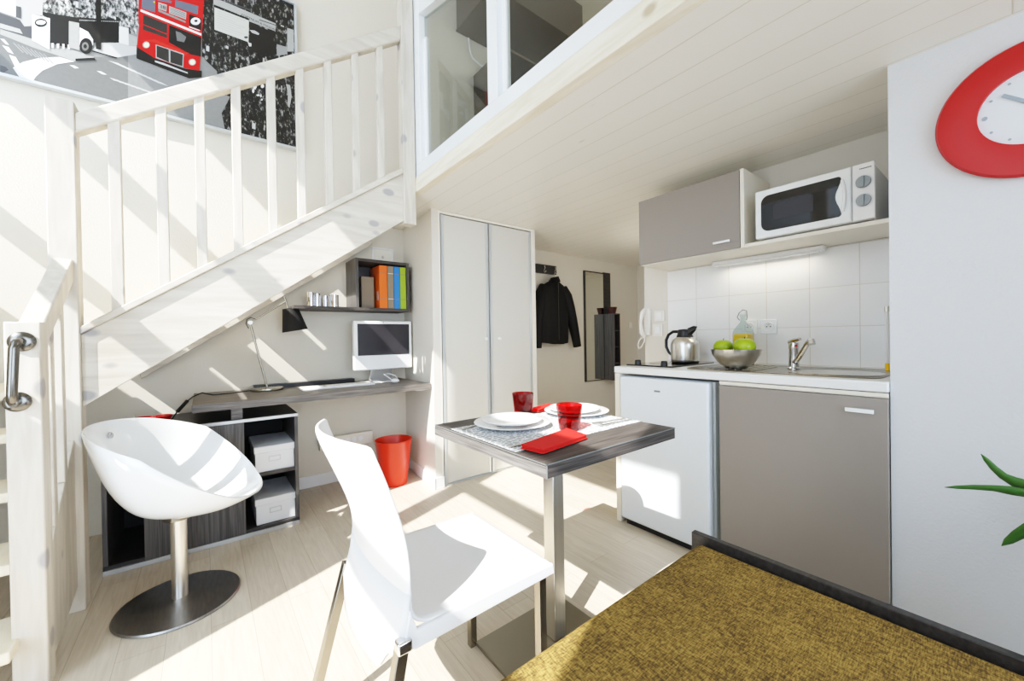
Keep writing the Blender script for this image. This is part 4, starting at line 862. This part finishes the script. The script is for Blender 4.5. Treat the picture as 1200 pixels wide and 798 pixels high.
# fruit bowl, apples
BX, BY = 2.10, .862
bw = MB().lathe([(.001, 0), (.042, 0), (.050, .004), (.085, .035), (.108, .075), (.114, .098), (.111, .098), (.104, .074), (.082, .037), (.045, .008), (.001, .006)], BX, BY, 48, .906).build('fruit_bowl', 'steel', None, smooth=50)
tag(bw, 'brushed metal fruit bowl with green apples on the worktop', 'bowl')
def apple(x, y, z, r, lab):
    a = thing('green_apple', (x, y, z), lab, 'apple', 'green apples in the metal bowl')
    prof = [(.001, -.80), (.25, -.90), (.55, -.82), (.85, -.5), (1, 0), (.93, .45), (.68, .80), (.35, .93), (.12, .86), (.001, .78)]
    MB().lathe([(p*r, q*r*.88) for p, q in prof], x, y, 28, z).build('flesh', 'green', a, smooth=70)
    MB().tube([(x, y, z+r*.7), (x+.003, y-.002, z+r*1.0)], .0018, 6).build('stem', 'soil', a)
apple(2.075, .912, 1.012, .046, 'green apple at the left in the metal bowl')
apple(2.065, .808, 1.016, .050, 'green apple at the right in the metal bowl, in front of the bottle')
apple(2.155, .83, .990, .040, 'green apple hidden at the back of the metal bowl')
bt = thing('juice_bottle', (2.36, .93, .902), 'swing top glass bottle of orange juice behind the fruit bowl', 'bottle')
QX, QY = 2.33, .917
MB().box(QX-.041, QX+.041, QY-.041, QY+.041, .908, 1.08).build('juice', 'juice', bt, bevel=.012, seg=3)
def rr(h, z, e=.35): return [(QX+h*(abs(math.cos(a))**e)*(1 if math.cos(a) > 0 else -1), QY+h*(abs(math.sin(a))**e)*(1 if math.sin(a) > 0 else -1), z) for a in [2*PI*k/32 for k in range(32)]]
MB().loft([rr(.040, .9065), rr(.044, .912), rr(.044, 1.085), rr(.040, 1.105, .5), rr(.028, 1.125, .8), rr(.014, 1.145, 1), rr(.0125, 1.175, 1), rr(.015, 1.178, 1), rr(.015, 1.185, 1)], True, True).build('bottle_glass', 'bottle_clear', bt, smooth=50)
MB().lathe([(.001, 0), (.014, 0), (.015, .006), (.010, .016), (.001, .018)], QX, QY, 20, 1.186).build('stopper', 'white_plastic', bt, smooth=50)
MB().tube([(QX, QY+.017, 1.155), (QX-.01, QY+.026, 1.17), (QX-.005, QY+.018, 1.195), (QX, QY, 1.212), (QX-.005, QY-.020, 1.205), (QX-.01, QY-.024, 1.17), (QX, QY-.017, 1.155)], .0022, 8).build('wire_clip', 'steel_dark', bt, smooth=50)
# vertical white tube at the right edge of the niche
t = thing('roll_holder', (2.45, .36, .92), 'slim upright white tube standing at the right end of the tiled niche', 'holder')
MB().tube([(2.45, .357, .935), (2.45, .357, 1.17)], .006, 10).build('tube', 'white_plastic', t, smooth=40)
MB().tube([(2.45, .357, 1.17), (2.45, .357, 1.195)], .009, 10).build('cap', 'steel', t, smooth=40); MB().tube([(2.45, .357, .902), (2.45, .357, .935)], .008, 10).build('foot', 'juice', t, smooth=40)
# sockets on the tiles
def socket(y, z, lab):
    s = thing('wall_socket', (2.49, y, z), lab, 'socket', 'sockets on the tiled splashback')
    MB().box(2.483, 2.493, y-.040, y+.040, z-.040, z+.040).build('plate', 'gloss_white', s, bevel=.003)
    f = MB(); f.lathe([(.001, -.008), (.019, -.008), (.021, .0), (.024, .003), (.026, 0)], 0, 0, 28, cap=False); f.xf(Matrix.Translation((2.4825, y, z)) @ Matrix.Rotation(-PI/2, 4, 'Y')).build('socket_well', 'white_plastic', s, smooth=40)
    MB().disc_x(y-.009, z, .0028, 2.4785, 2.4835, 10).disc_x(y+.009, z, .0028, 2.4785, 2.4835, 10).build('pin_holes', 'black', s)
    MB().tube([(2.476, y, z+.010), (2.484, y, z+.010)], .0025, 8).build('earth_pin', 'chrome', s)
socket(.944, 1.119, 'white wall socket on the tiles half hidden behind the juice bottle')
socket(.845, 1.118, 'white wall socket on the tiles just right of the juice bottle')
# intercom and switches left of the tiles
ic = thing('intercom', (2.49, 1.60, 1.15), 'cream wall intercom handset at the left end of the kitchen wall', 'intercom')
MB().box(2.475, 2.499, 1.585, 1.635, 1.08, 1.27).build('base', 'handset', ic, bevel=.006)
MB().tube([(2.462, 1.615, 1.262), (2.44, 1.622, 1.24), (2.432, 1.630, 1.17), (2.44, 1.627, 1.10), (2.462, 1.62, 1.075)], [.014, .016, .011, .016, .014], 12).build('handset', 'handset', ic, smooth=60)
MB().tube([(2.462, 1.62, 1.072), (2.455, 1.615, 1.04), (2.45, 1.635, 1.0), (2.455, 1.66, .985), (2.46, 1.675, 1.01), (2.465, 1.66, 1.05), (2.47, 1.63, 1.07)], .005, 8).build('cord', 'handset', ic, smooth=60)
for y, z, h, lab in ((1.52, 1.215, .075, 'upper white light switch next to the intercom'), (1.535, 1.115, .085, 'lower white double switch next to the intercom')):
    s = thing('light_switch', (2.49, y, z), lab, 'switch')
    MB().box(2.491, 2.499, y-.038, y+.038, z-h/2, z+h/2).build('plate', 'handset', s, bevel=.002); MB().box(2.487, 2.491, y-.02, y+.02, z-.025, z+.025).build('rocker', 'white_plastic', s, bevel=.002)
# wall cabinet
wc = thing('wall_cabinet', (2.3, 1.15, 1.52), 'taupe fronted wall cabinet above the hob', 'cabinet')
CX = 2.15
MB().box(CX+.018, 2.492, .854, 1.442, 1.515, 1.533).build('bottom_panel', 'cab_white', wc)
MB().box(CX+.018, 2.492, .854, 1.442, 1.897, 1.915).build('top_panel', 'cab_white', wc)
MB().box(CX+.018, 2.492, 1.424, 1.442, 1.533, 1.897).build('side_panel', 'cab_white', wc)
MB().box(CX, 2.492, .836, .854, 1.515, 1.915).build('side_panel', 'cab_white', wc, bevel=.001)
MB().box(2.48, 2.492, .854, 1.424, 1.533, 1.897).build('back_panel', 'cab_white', wc)
d = MB().box(CX, CX+.016, .857, 1.443, 1.520, 1.913).build('door', 'taupe', wc, bevel=.0015)
MB().box(CX-.018, CX-.010, .90, .985, 1.556, 1.568).box(CX-.012, CX+.001, .904, .912, 1.557, 1.567).box(CX-.012, CX+.001, .973, .981, 1.557, 1.567).build('handle', 'gloss_white', None, bevel=.002).parent = d
us = thing('open_wall_shelf', (2.3, .56, 1.515), 'cream open shelf beside the wall cabinet carrying the microwave', 'shelf')
MB().box(CX, 2.492, .272, .835, 1.515, 1.533).build('shelf_board', 'cab_white', us, bevel=.001)
ul = thing('under_cabinet_light', (2.42, .85, 1.5), 'slim white strip light beneath the wall cabinet and shelf', 'strip light')
MB().box(2.41, 2.455, .575, 1.12, 1.488, 1.514).build('housing', 'white_plastic', ul, bevel=.006)
MB().box(2.418, 2.447, .60, 1.09, 1.4835, 1.4885).build('diffuser', 'gloss_white', ul, bevel=.002)
# microwave
mw = thing('microwave', (2.28, .56, 1.535), 'white microwave oven with two dials on the open shelf', 'microwave')
m0 = CX-.02
MB().box(m0+.02, 2.46, .348, .776, 1.540, 1.768).build('body', 'white_plastic', mw, bevel=.005)
MB().box(m0+.05, m0+.08, .37, .40, 1.533, 1.541).box(m0+.05, m0+.08, .72, .75, 1.533, 1.541).box(2.40, 2.43, .37, .40, 1.533, 1.541).box(2.40, 2.43, .72, .75, 1.533, 1.541).build('feet', 'black', mw)
dr = MB().box(m0, m0+.02, .416, .778, 1.540, 1.770).build('door', 'gloss_white', mw, bevel=.006, seg=3)
# door glass with the scooped right edge
zc = 1.655; yl, yr = .752, .448
out = []
def arc(cy, cz, r, a0, a1, k=6): return [(cy+r*math.cos(math.radians(a0+(a1-a0)*i/k)), cz+r*math.sin(math.radians(a0+(a1-a0)*i/k))) for i in range(k+1)]
out += arc(yl-.035, zc+.050, .035, 0, 90) + arc(yr+.012, zc+.073, .012, 90, 180)
out += [(yr+.004, zc+.055)] + [(yr+.004+.016*math.sin(PI*i/8), zc+.050-.100*i/8) for i in range(1, 8)] + [(yr+.004, zc-.055)]
out += arc(yr+.012, zc-.073, .012, 180, 270) + arc(yl-.035, zc-.050, .035, 270, 360)
MB().prism(out, 'x', m0-.0015, m0+.001).build('window', 'ink_black', None).parent = dr
MB().box(m0-.0022, m0-.0014, .545, .700, 1.618, 1.690).build('viewing_mesh', 'screen', None).parent = dr
MB().tube([(m0-.001, .445, 1.72), (m0-.012, .437, 1.69), (m0-.014, .434, 1.655), (m0-.012, .437, 1.62), (m0-.001, .445, 1.59)], .006, 8).build('handle', 'gloss_white', None, smooth=50).parent = dr
cpn = MB().box(m0, m0+.02, .342, .412, 1.540, 1.770).build('control_panel', 'white_plastic', mw, bevel=.004)
for z in (1.693, 1.618):
    k = MB().disc_x(.377, z, .0235, m0-.010, m0+.001, 32, .025).box(m0-.019, m0-.009, .3735, .3805, z-.021, z+.021).build('dial', 'dial', None, smooth=40); k.parent = cpn
    MB().disc_x(.377, z, .030, m0-.0008, m0+.001, 32).build('dial_ring', 'box_card', None).parent = cpn
lg = MB()
for i in range(9): lg.box(m0-.0008, m0, .352+.0042*i, .3552+.0042*i, 1.7465, 1.7505)
lg.build('wordmark', 'black', None).parent = cpn

# ================================================================== CLOCK
ck = thing('wall_clock', (1.89, -.04, 1.72), 'round wall clock with broad red rim on the right wall', 'clock')
KY, KZ = -.041, 1.722
def cring(r, x, n=64): return [(x, KY+r*math.cos(2*PI*k/n), KZ+r*math.sin(2*PI*k/n)) for k in range(n)]
MB().loft([cring(.186, 1.903), cring(.197, 1.895), cring(.198, 1.890), cring(.192, 1.880), cring(.112, 1.868), cring(.109, 1.869), cring(.108, 1.885)], True, False).build('rim', 'red', ck, smooth=40)
MB().disc_x(KY, KZ, .109, 1.880, 1.902, 64).build('dial', 'clock_face', ck)
for h in range(12):
    a = 2*PI*h/12; r0 = .006 if h % 3 == 0 else .0035
    MB().disc_x(KY+.094*math.cos(a), KZ+.094*math.sin(a), r0, 1.8788, 1.8802, 12).build('hour_mark', 'grey_mark', ck)
def hand(ang, l, w, nm):
    m_ = MB().box(1.8765, 1.8778, -.012, l, -w, w); m_.xf(Matrix.Translation((0, KY, KZ)) @ Matrix.Rotation(ang, 4, 'X')); m_.build(nm, 'grey_mark', ck)
hand(math.radians(42), .080, .0045, 'hour_hand'); hand(math.radians(-160), .090, .003, 'minute_hand')
MB().disc_x(KY, KZ, .006, 1.8755, 1.8785, 16).build('hub', 'grey_mark', ck)

# ================================================================== DINING TABLE
tb = thing('dining_table', (.97, 1.02, 0), 'small square dark woodgrain dining table on a steel column', 'table')
MB().box(.690, 1.312, .745, 1.372, .712, .750).build('table_top', 'grey_wood', tb, bevel=.001)
MB().box(.6878, .6884, .745, 1.372, .7475, .7503).box(.6888, 1.3132, .7438, .745, .7475, .7503).box(.6888, .692, .7438, .747, .712, .7503).build('edge_strip', 'dial', tb)
MB().box(.945, .997, .990, 1.042, .014, .712).build('column', 'steel', tb, bevel=.003)
MB().box(.73, 1.135, .766, 1.17, .0, .014).build('floor_plate', 'plate_steel', tb, bevel=.002)
rn = MB()
nx = 24
rn.box(.698, 1.309, .884, 1.262, .7503, .7520)
tag(rn.build('table_runner', 'runner'), 'grey and white lace patterned runner across the dining table', 'table runner')
def plate(x, y, z, r, lab):
    p = MB().lathe([(.001, 0), (r*.55, 0), (r*.62, .003), (r*.97, .015), (r, .018), (r*.985, .0195), (r*.66, .008), (r*.58, .005), (.001, .005)], x, y, 64, z).build('plate', 'porcelain', None, smooth=60)
    tag(p, lab, 'plate', 'stacked white plates'); return p
plate(.893, 1.148, .7522, .142, 'large white dinner plate nearest the white chair, under a smaller plate')
plate(.893, 1.150, .7625, .112, 'smaller white plate stacked on the dinner plate nearest the white chair')
plate(1.235, 1.145, .7522, .135, 'large white dinner plate at the far side of the table near the fridge')
plate(1.228, 1.150, .7625, .108, 'smaller white plate stacked on the far dinner plate near the fridge')
def glass(x, y, lab, z=.7522):
    g_ = thing('drinking_glass', (x, y, z), lab, 'glass', 'red glasses on the dining table')
    MB().lathe([(.001, 0), (.034, 0), (.037, .004), (.0465, .088), (.045, .0895), (.0435, .088), (.034, .018), (.001, .016)], x, y, 40, z).build('tumbler', 'red_glass', g_, smooth=50)
glass(1.008, .968, 'red glass tumbler in the middle of the table beside the near napkin')
glass(1.078, 1.310, 'red glass tumbler at the back edge of the table left of the far napkin', z=.7505)
MB().box(.6884, .690, .7455, 1.3715, .7125, .7435).build('end_face', 'grey_wood_y', tb)
# folded napkins
def napkin(pts, z, lab):
    q = MB()
    a, b_, c, d_ = [Vector((p[0], p[1], 0)) for p in pts]
    for i, (zz, ins) in enumerate(((0, 0), (.0048, .004), (.0096, .002))):
        cc = (a+b_+c+d_)/4; P = [p+(cc-p).normalized()*ins for p in (a, b_, c, d_)]
        q.add([(p.x, p.y, z+zz) for p in P]+[(p.x, p.y, z+zz+.0042) for p in P], [(0, 3, 2, 1), (4, 5, 6, 7), (0, 1, 5, 4), (1, 2, 6, 5), (2, 3, 7, 6), (3, 0, 4, 7)])
    # rolled fold closing one long side
    o = q.build('napkin', 'red_cloth', None, bevel=.0026, seg=3); tag(o, lab, 'napkin', 'red folded napkins'); return o
napkin([(.722, .892), (.735, .808), (.955, .838), (.975, .948)], .7535, 'red folded napkin at the near edge of the table beside the white chair')
napkin([(1.135, 1.275), (1.15, 1.335), (1.285, 1.365), (1.30, 1.310)], .7510, 'red folded napkin at the far edge of the table by the back glass')
# cutlery
def cutlery(x0, y0, x1, y1, fork, lab):
    a, b_ = Vector((x0, y0, .7545)), Vector((x1, y1, .7545)); d_ = (b_-a).normalized(); s_ = Vector((-d_.y, d_.x, 0)); L_ = (b_-a).length
    def P(t_, w): p = a+d_*(t_*L_)+s_*w; return (p.x, p.y)
    h = [P(0, .005), P(.3, .004), P(.6, .003), P(.75, .004), P(.75, -.004), P(.6, -.003), P(.3, -.004), P(0, -.005)]
    q = MB().prism(h, 'z', .7545, .7565)
    if fork:
        q.prism([P(.73, .004), P(.78, .011), P(.84, .011), P(.84, -.011), P(.78, -.011), P(.73, -.004)], 'z', .7546, .7566)
        for w in (-.009, -.003, .003, .009): q.prism([P(.83, w-.0015), P(1, w-.001), P(1, w+.001), P(.83, w+.0015)], 'z', .7547, .7567)
    else: q.prism([P(.5, .004), P(.6, .009), P(.92, .010), P(1, .002), P(1, -.004), P(.5, -.005)], 'z', .7546, .7566)
    tag(q.build('fork' if fork else 'knife', 'steel'), lab, 'fork' if fork else 'knife')
cutlery(.715, 1.215, .90, 1.21+.06, True, 'metal fork beside the dinner plate nearest the white chair')
cutlery(.708, .925, .90, .925, False, 'metal knife on the runner just behind the near red napkin')
cutlery(1.300, .915, 1.12, .93, False, 'metal knife on the runner before the far dinner plate')
cutlery(1.300, .945, 1.13, .965, True, 'metal fork lying next to the knife before the far dinner plate')

# ================================================================== WHITE CHAIR
ch = thing('dining_chair', (.54, 1.0, 0), 'white moulded plastic dining chair with square steel legs at the small table', 'chair')
Y0, Y1 = .80, 1.21; ym = (Y0+Y1)/2; hw = (Y1-Y0)/2
prof = [(.266, .862, .046), (.270, .84, .046), (.283, .81, .045), (.303, .75, .040), (.325, .68, .034), (.336, .62, .028), (.340, .56, .022), (.338, .51, .016), (.345, .475, .010), (.368, .456, .006), (.41, .450, .004), (.50, .447, .004), (.62, .450, .003), (.70, .451, .002), (.742, .448, 0), (.757, .440, 0), (.761, .425, 0)]
rows = []
for i, (x, z, dd) in enumerate(prof):
    r = []
    for k in range(13):
        t_ = -1+2*k/12
        if i < 9: xx = x-dd*(1-t_*t_)*1.25; zz = z+ (.006*(1-t_*t_) if i < 2 else 0)
        else: xx = x; zz = z-dd*(1-t_*t_)*1.5
        wv = hw*(1-.03*max(0, (.62-x))*0) * (.965, .985, .995)[i] if i < 3 else hw
        r.append((xx, ym+t_*wv, zz))
    rows.append(r)
MB().loft(rows, False, False).build('seat_shell', 'chair_white', ch, smooth=60, solid=.012, subsurf=1)
# skirt: the back of the shell running down behind the seat, and the drop edges
rows = []
for x, z0_, zc_ in ((.338, .53, .53), (.330, .47, .46), (.318, .425, .40), (.310, .405, .345)):
    rows.append([(x-.028*(1-t_*t_), ym+t_*hw, zc_ if abs(t_) < .62 else zc_+(z0_-zc_)*min(1, (abs(t_)-.62)/.2)) for t_ in [-1+2*k/24 for k in range(25)]])
MB().loft(rows, False, False).build('rear_skirt', 'chair_white', ch, smooth=60, solid=.008)
for y in (Y0, Y1):
    MB().prism([(.335, .500), (.350, .455), (.755, .447), (.760, .418), (.345, .412), (.318, .425)], 'y', y-.006, y+.006).build('side_edge', 'chair_white', ch, bevel=.003)
def leg(p0, p1, nm='leg'): MB().tube([p0, p1], .0125, 4, sq=True).build(nm, 'leg_steel', ch, bevel=.002)
leg((.738, .832, .42), (.738, .832, 0)); leg((.722, 1.178, .42), (.722, 1.178, 0))
leg((.318, .803, .43), (.235, .803, 0)); leg((.318, 1.207, .43), (.200, 1.207, 0))
MB().tube([(.32, .82, .415), (.74, .832, .415)], .011, 4, sq=True).build('side_rail', 'steel', ch); MB().tube([(.32, 1.19, .415), (.722, 1.178, .415)], .011, 4, sq=True).build('side_rail', 'steel', ch)
MB().box(.303, .335, .785, .81, .42, .447).build('bracket', 'chrome', ch, bevel=.004)

# ================================================================== TUB CHAIR
tc = thing('tub_chair', (-.10, 2.15, 0), 'glossy white plastic tub chair on a round steel pedestal', 'chair')
TX, TY = -.10, 2.15; fa = math.radians(-20)
na, ns = 56, 16
def zr(u): # rim height along facing direction u in -1..1
    P = [(-1, .762), (-.7, .742), (-.4, .712), (0, .668), (.24, .608), (.6, .518), (.85, .452), (1, .428)]
    for (u0, z0_), (u1, z1_) in zip(P, P[1:]):
        if u <= u1: t_ = (u-u0)/(u1-u0); return z0_+(z1_-z0_)*t_
    return P[-1][1]
def shell(off):
    rings = []
    for j in range(ns+1):
        q = .06+(.94)*(j/ns)
        r = []
        for k in range(na):
            a = 2*PI*k/na; u = math.cos(a-fa)
            R_ = .283+.012*u-off*.6
            h = zr(u)-.372-off
            z = .372+off + h*(q**3.6)*.93 + h*.07*q
            r.append((TX+.004+R_*q*math.cos(a), TY+R_*.98*q*math.sin(a), z))
        rings.append(r)
    return rings
outer, inner = shell(0), shell(.012)
rim = [[tuple((Vector(p)+Vector(q))/2+Vector((0, 0, .005))) for p, q in zip(outer[-1], inner[-1])]]
MB().loft(outer+rim+inner[::-1], True, True).build('shell', 'gloss_white', tc, smooth=70)
f = MB(); f.lathe([(.011, -.004), (.013, .004), (.008, .004), (.007, -.002), (.001, -.002)], 0, 0, 20)
f.xf(Matrix.Translation((-.313, 2.271, .707)) @ Matrix.Rotation(math.radians(-30), 4, 'Z') @ Matrix.Rotation(PI/2-.25, 4, 'Y')).build('grommet', 'chrome', tc, smooth=40)
MB().lathe([(.001, 0), (.205, 0), (.208, .004), (.204, .010), (.06, .020), (.034, .024), (.001, .025)], TX, TY+.0, 64, 0).build('base', 'base_steel', tc, smooth=30)
MB().tube([(TX, TY, .02), (TX, TY, .372)], .0275, 28).build('column', 'steel', tc, smooth=40)
MB().tube([(TX, TY, .352), (TX, TY, .384)], .05, 28).build('seat_plate', 'steel_dark', tc, smooth=40)

# ================================================================== DAYBED
db = thing('daybed', (.75, -.3, 0), 'low daybed with ochre woven mattress and dark side rail in the foreground', 'daybed')
MB().box(.36, 1.170, -1.35, .592, .30, .452).build('mattress', 'fabric', db, bevel=.018, seg=5)
MB().box(1.176, 1.198, -1.37, .618, .20, .470).build('side_rail', 'dark_wood', db, bevel=.002)
MB().box(.34, 1.18, -1.36, .602, .20, .29).build('frame', 'dark_wood', db, bevel=.003)
for x in (.38, 1.10):
    for y in (-1.3, .52): MB().box(x, x+.06, y, y+.06, 0, .20).build('leg', 'dark_wood', db, bevel=.003)

# ================================================================== PLANT
pl = thing('potted_plant', (1.60, -.28, 0), 'green potted plant with long strap leaves standing by the right wall', 'plant')
MB().lathe([(.001, 0), (.10, 0), (.135, .32), (.14, .33), (.128, .33), (.12, .30), (.001, .295)], 1.60, -.28, 36, 0).build('pot', 'pot_clay', pl, smooth=40)
MB().lathe([(.001, 0), (.119, 0), (.118, .006), (.001, .008)], 1.60, -.28, 30, .296).build('soil', 'soil', pl)
def leaf(pts, w, tw=0.3, name='leaf'):
    # smooth polyline, flat blade that narrows to a point
    P = [Vector(p) for p in pts]; n_ = 14; C = []
    for i in range(n_+1):
        t_ = i/n_*(len(P)-1); k = min(int(t_), len(P)-2); f_ = t_-k
        p0, p1, p2, p3 = P[max(k-1, 0)], P[k], P[k+1], P[min(k+2, len(P)-1)]
        C.append(.5*((2*p1)+(-p0+p2)*f_+(2*p0-5*p1+4*p2-p3)*f_*f_+(-p0+3*p1-3*p2+p3)*f_**3))
    rows = []
    for i, c in enumerate(C):
        d_ = (C[min(i+1, n_)]-C[max(i-1, 0)]).normalized(); s_ = d_.cross(Vector((0, 0, 1))).normalized()
        s_ = (Matrix.Rotation(tw+.5*i/n_, 4, d_) @ s_)
        ww = w*(math.sin(PI*min(.999, .12+.88*i/n_))**.8)*(.55+.45*math.sin(i*1.1)**2*.5+.2)
        if i == n_: ww = .0005
        up = s_.cross(d_)
        rows.append([c-s_*ww, c-up*ww*.25, c+s_*ww])
    MB().loft(rows, False, False).build(name, 'leaf', pl, smooth=60, solid=.0012)
B0 = Vector((1.60, -.28, .30))
leaf([B0, (1.60, -.20, .52), (1.60, -.08, .655), (1.60, .02, .672), (1.60, .12, .648)], .017, .9)
leaf([B0, (1.58, -.19, .54), (1.59, -.07, .680), (1.60, .01, .700), (1.60, .055, .755)], .020, .9)
leaf([B0, (1.55, -.20, .50), (1.56, -.10, .63), (1.58, -.03, .600), (1.60, .022, .526)], .030, .6)
for i in range(9):
    a = math.radians(150+i*30); l = .24+.05*(i % 3)
    leaf([B0, B0+Vector((.12*math.cos(a), .12*math.sin(a), .22)), B0+Vector((l*math.cos(a)*.8, l*math.sin(a)*.8, .34)), B0+Vector((l*1.05*math.cos(a)*.9, l*1.05*math.sin(a), .27))], .02, .3)

# ================================================================== LIGHT
sun = bpy.data.lights.new('sun', 'SUN'); sun.energy = 9; sun.angle = .009; sun.color = (1, .98, .94)
so = bpy.data.objects.new('sun', sun); COL.objects.link(so); so.location = (-4, -1, 6)
so.rotation_euler = Vector((1, .39, -1.07)).to_track_quat('-Z', 'Y').to_euler()
w = bpy.data.worlds.new('world'); scene.world = w; w.use_nodes = True
bg = w.node_tree.nodes['Background']; WN = w.node_tree.nodes.new; WLk = w.node_tree.links.new   # sky: softer towards the left window, brighter and bluer behind the viewer
wt = WN('ShaderNodeTexCoord'); wx = WN('ShaderNodeSeparateXYZ'); WLk(wt.outputs['Generated'], wx.inputs[0])
wr = WN('ShaderNodeMapRange'); wr.inputs[1].default_value = .35; wr.inputs[2].default_value = -.55; WLk(wx.outputs[1], wr.inputs[0])
wm = WN('ShaderNodeMix'); wm.data_type = 'RGBA'; WLk(wr.outputs[0], wm.inputs[0])
wm.inputs[6].default_value = (.40, .41, .40, 1); wm.inputs[7].default_value = (3.2, 3.9, 4.8, 1)
WLk(wm.outputs[2], bg.inputs[0]); bg.inputs[1].default_value = 1
ll = bpy.data.lights.new('strip_lamp', 'AREA'); ll.shape = 'RECTANGLE'; ll.size = .05; ll.size_y = .45; ll.energy = .5; ll.color = (1, .9, .7)
lo = bpy.data.objects.new('strip_lamp', ll); COL.objects.link(lo); lo.location = (2.42, .85, 1.478)
hl = bpy.data.lights.new('hall_fill_light', 'POINT'); hl.energy = 5; hl.shadow_soft_size = .12; hl.color = (1, .96, .9)  # added fill light without a fixture, lifts the dark hall
ho = bpy.data.objects.new('hall_fill_light', hl); COL.objects.link(ho); ho.location = (3.3, 1.86, 1.35)
scene.view_settings.view_transform = 'Standard'; scene.view_settings.look = 'None'; ml = bpy.data.lights.new('mezzanine_fill_light', 'POINT'); ml.energy = 30; ml.shadow_soft_size = .15; ml.color = (1, .96, .88)  # added fill light, unseen, brightens the mezzanine behind the glass
mo = bpy.data.objects.new('mezzanine_fill_light', ml); COL.objects.link(mo); mo.location = (3.4, .7, 3.9)
vs = scene.view_settings; vs.gamma = 1.0; vs.exposure = .07
vs.use_curve_mapping = True; cmap = vs.curve_mapping; WL = 2.5
cmap.white_level = (WL, WL, WL); cmap.extend = 'HORIZONTAL'; cc = cmap.curves[3]
for q in ((.01, .030), (.03, .118), (.06, .255), (.10, .40), (.16, .56), (.25, .72), (.40, .87), (.75, 1.0)): cc.points.new(*q)
cc.points[0].location = (0, 0); cc.points[-1].location = (1, 1); cmap.update()

scene.cycles.max_bounces = 10; scene.cycles.diffuse_bounces = 6; scene.cycles.transmission_bounces = 8; scene.cycles.transparent_max_bounces = 12
scene.cycles.use_denoising = True; scene.cycles.sample_clamp_indirect = 6; scene.cycles.caustics_refractive = False; scene.cycles.caustics_reflective = False

# ================================================================== CAMERA
cam = bpy.data.cameras.new('camera'); co = bpy.data.objects.new('camera', cam); COL.objects.link(co)
yaw, pitch, roll, F = .6634, -.0077, -.0158, 460.0
fwd = Vector((math.sin(yaw)*math.cos(pitch), math.cos(yaw)*math.cos(pitch), math.sin(pitch)))
r_ = fwd.cross(Vector((0, 0, 1))).normalized(); u_ = r_.cross(fwd)
r2 = math.cos(roll)*r_+math.sin(roll)*u_; u2 = -math.sin(roll)*r_+math.cos(roll)*u_
mt = Matrix((r2, u2, -fwd)).transposed().to_4x4(); mt.translation = (0, 0, 1.08); co.matrix_world = mt
cam.sensor_width = 36; cam.lens = 36*F/1200; cam.clip_start = .02; cam.clip_end = 60
scene.camera = co
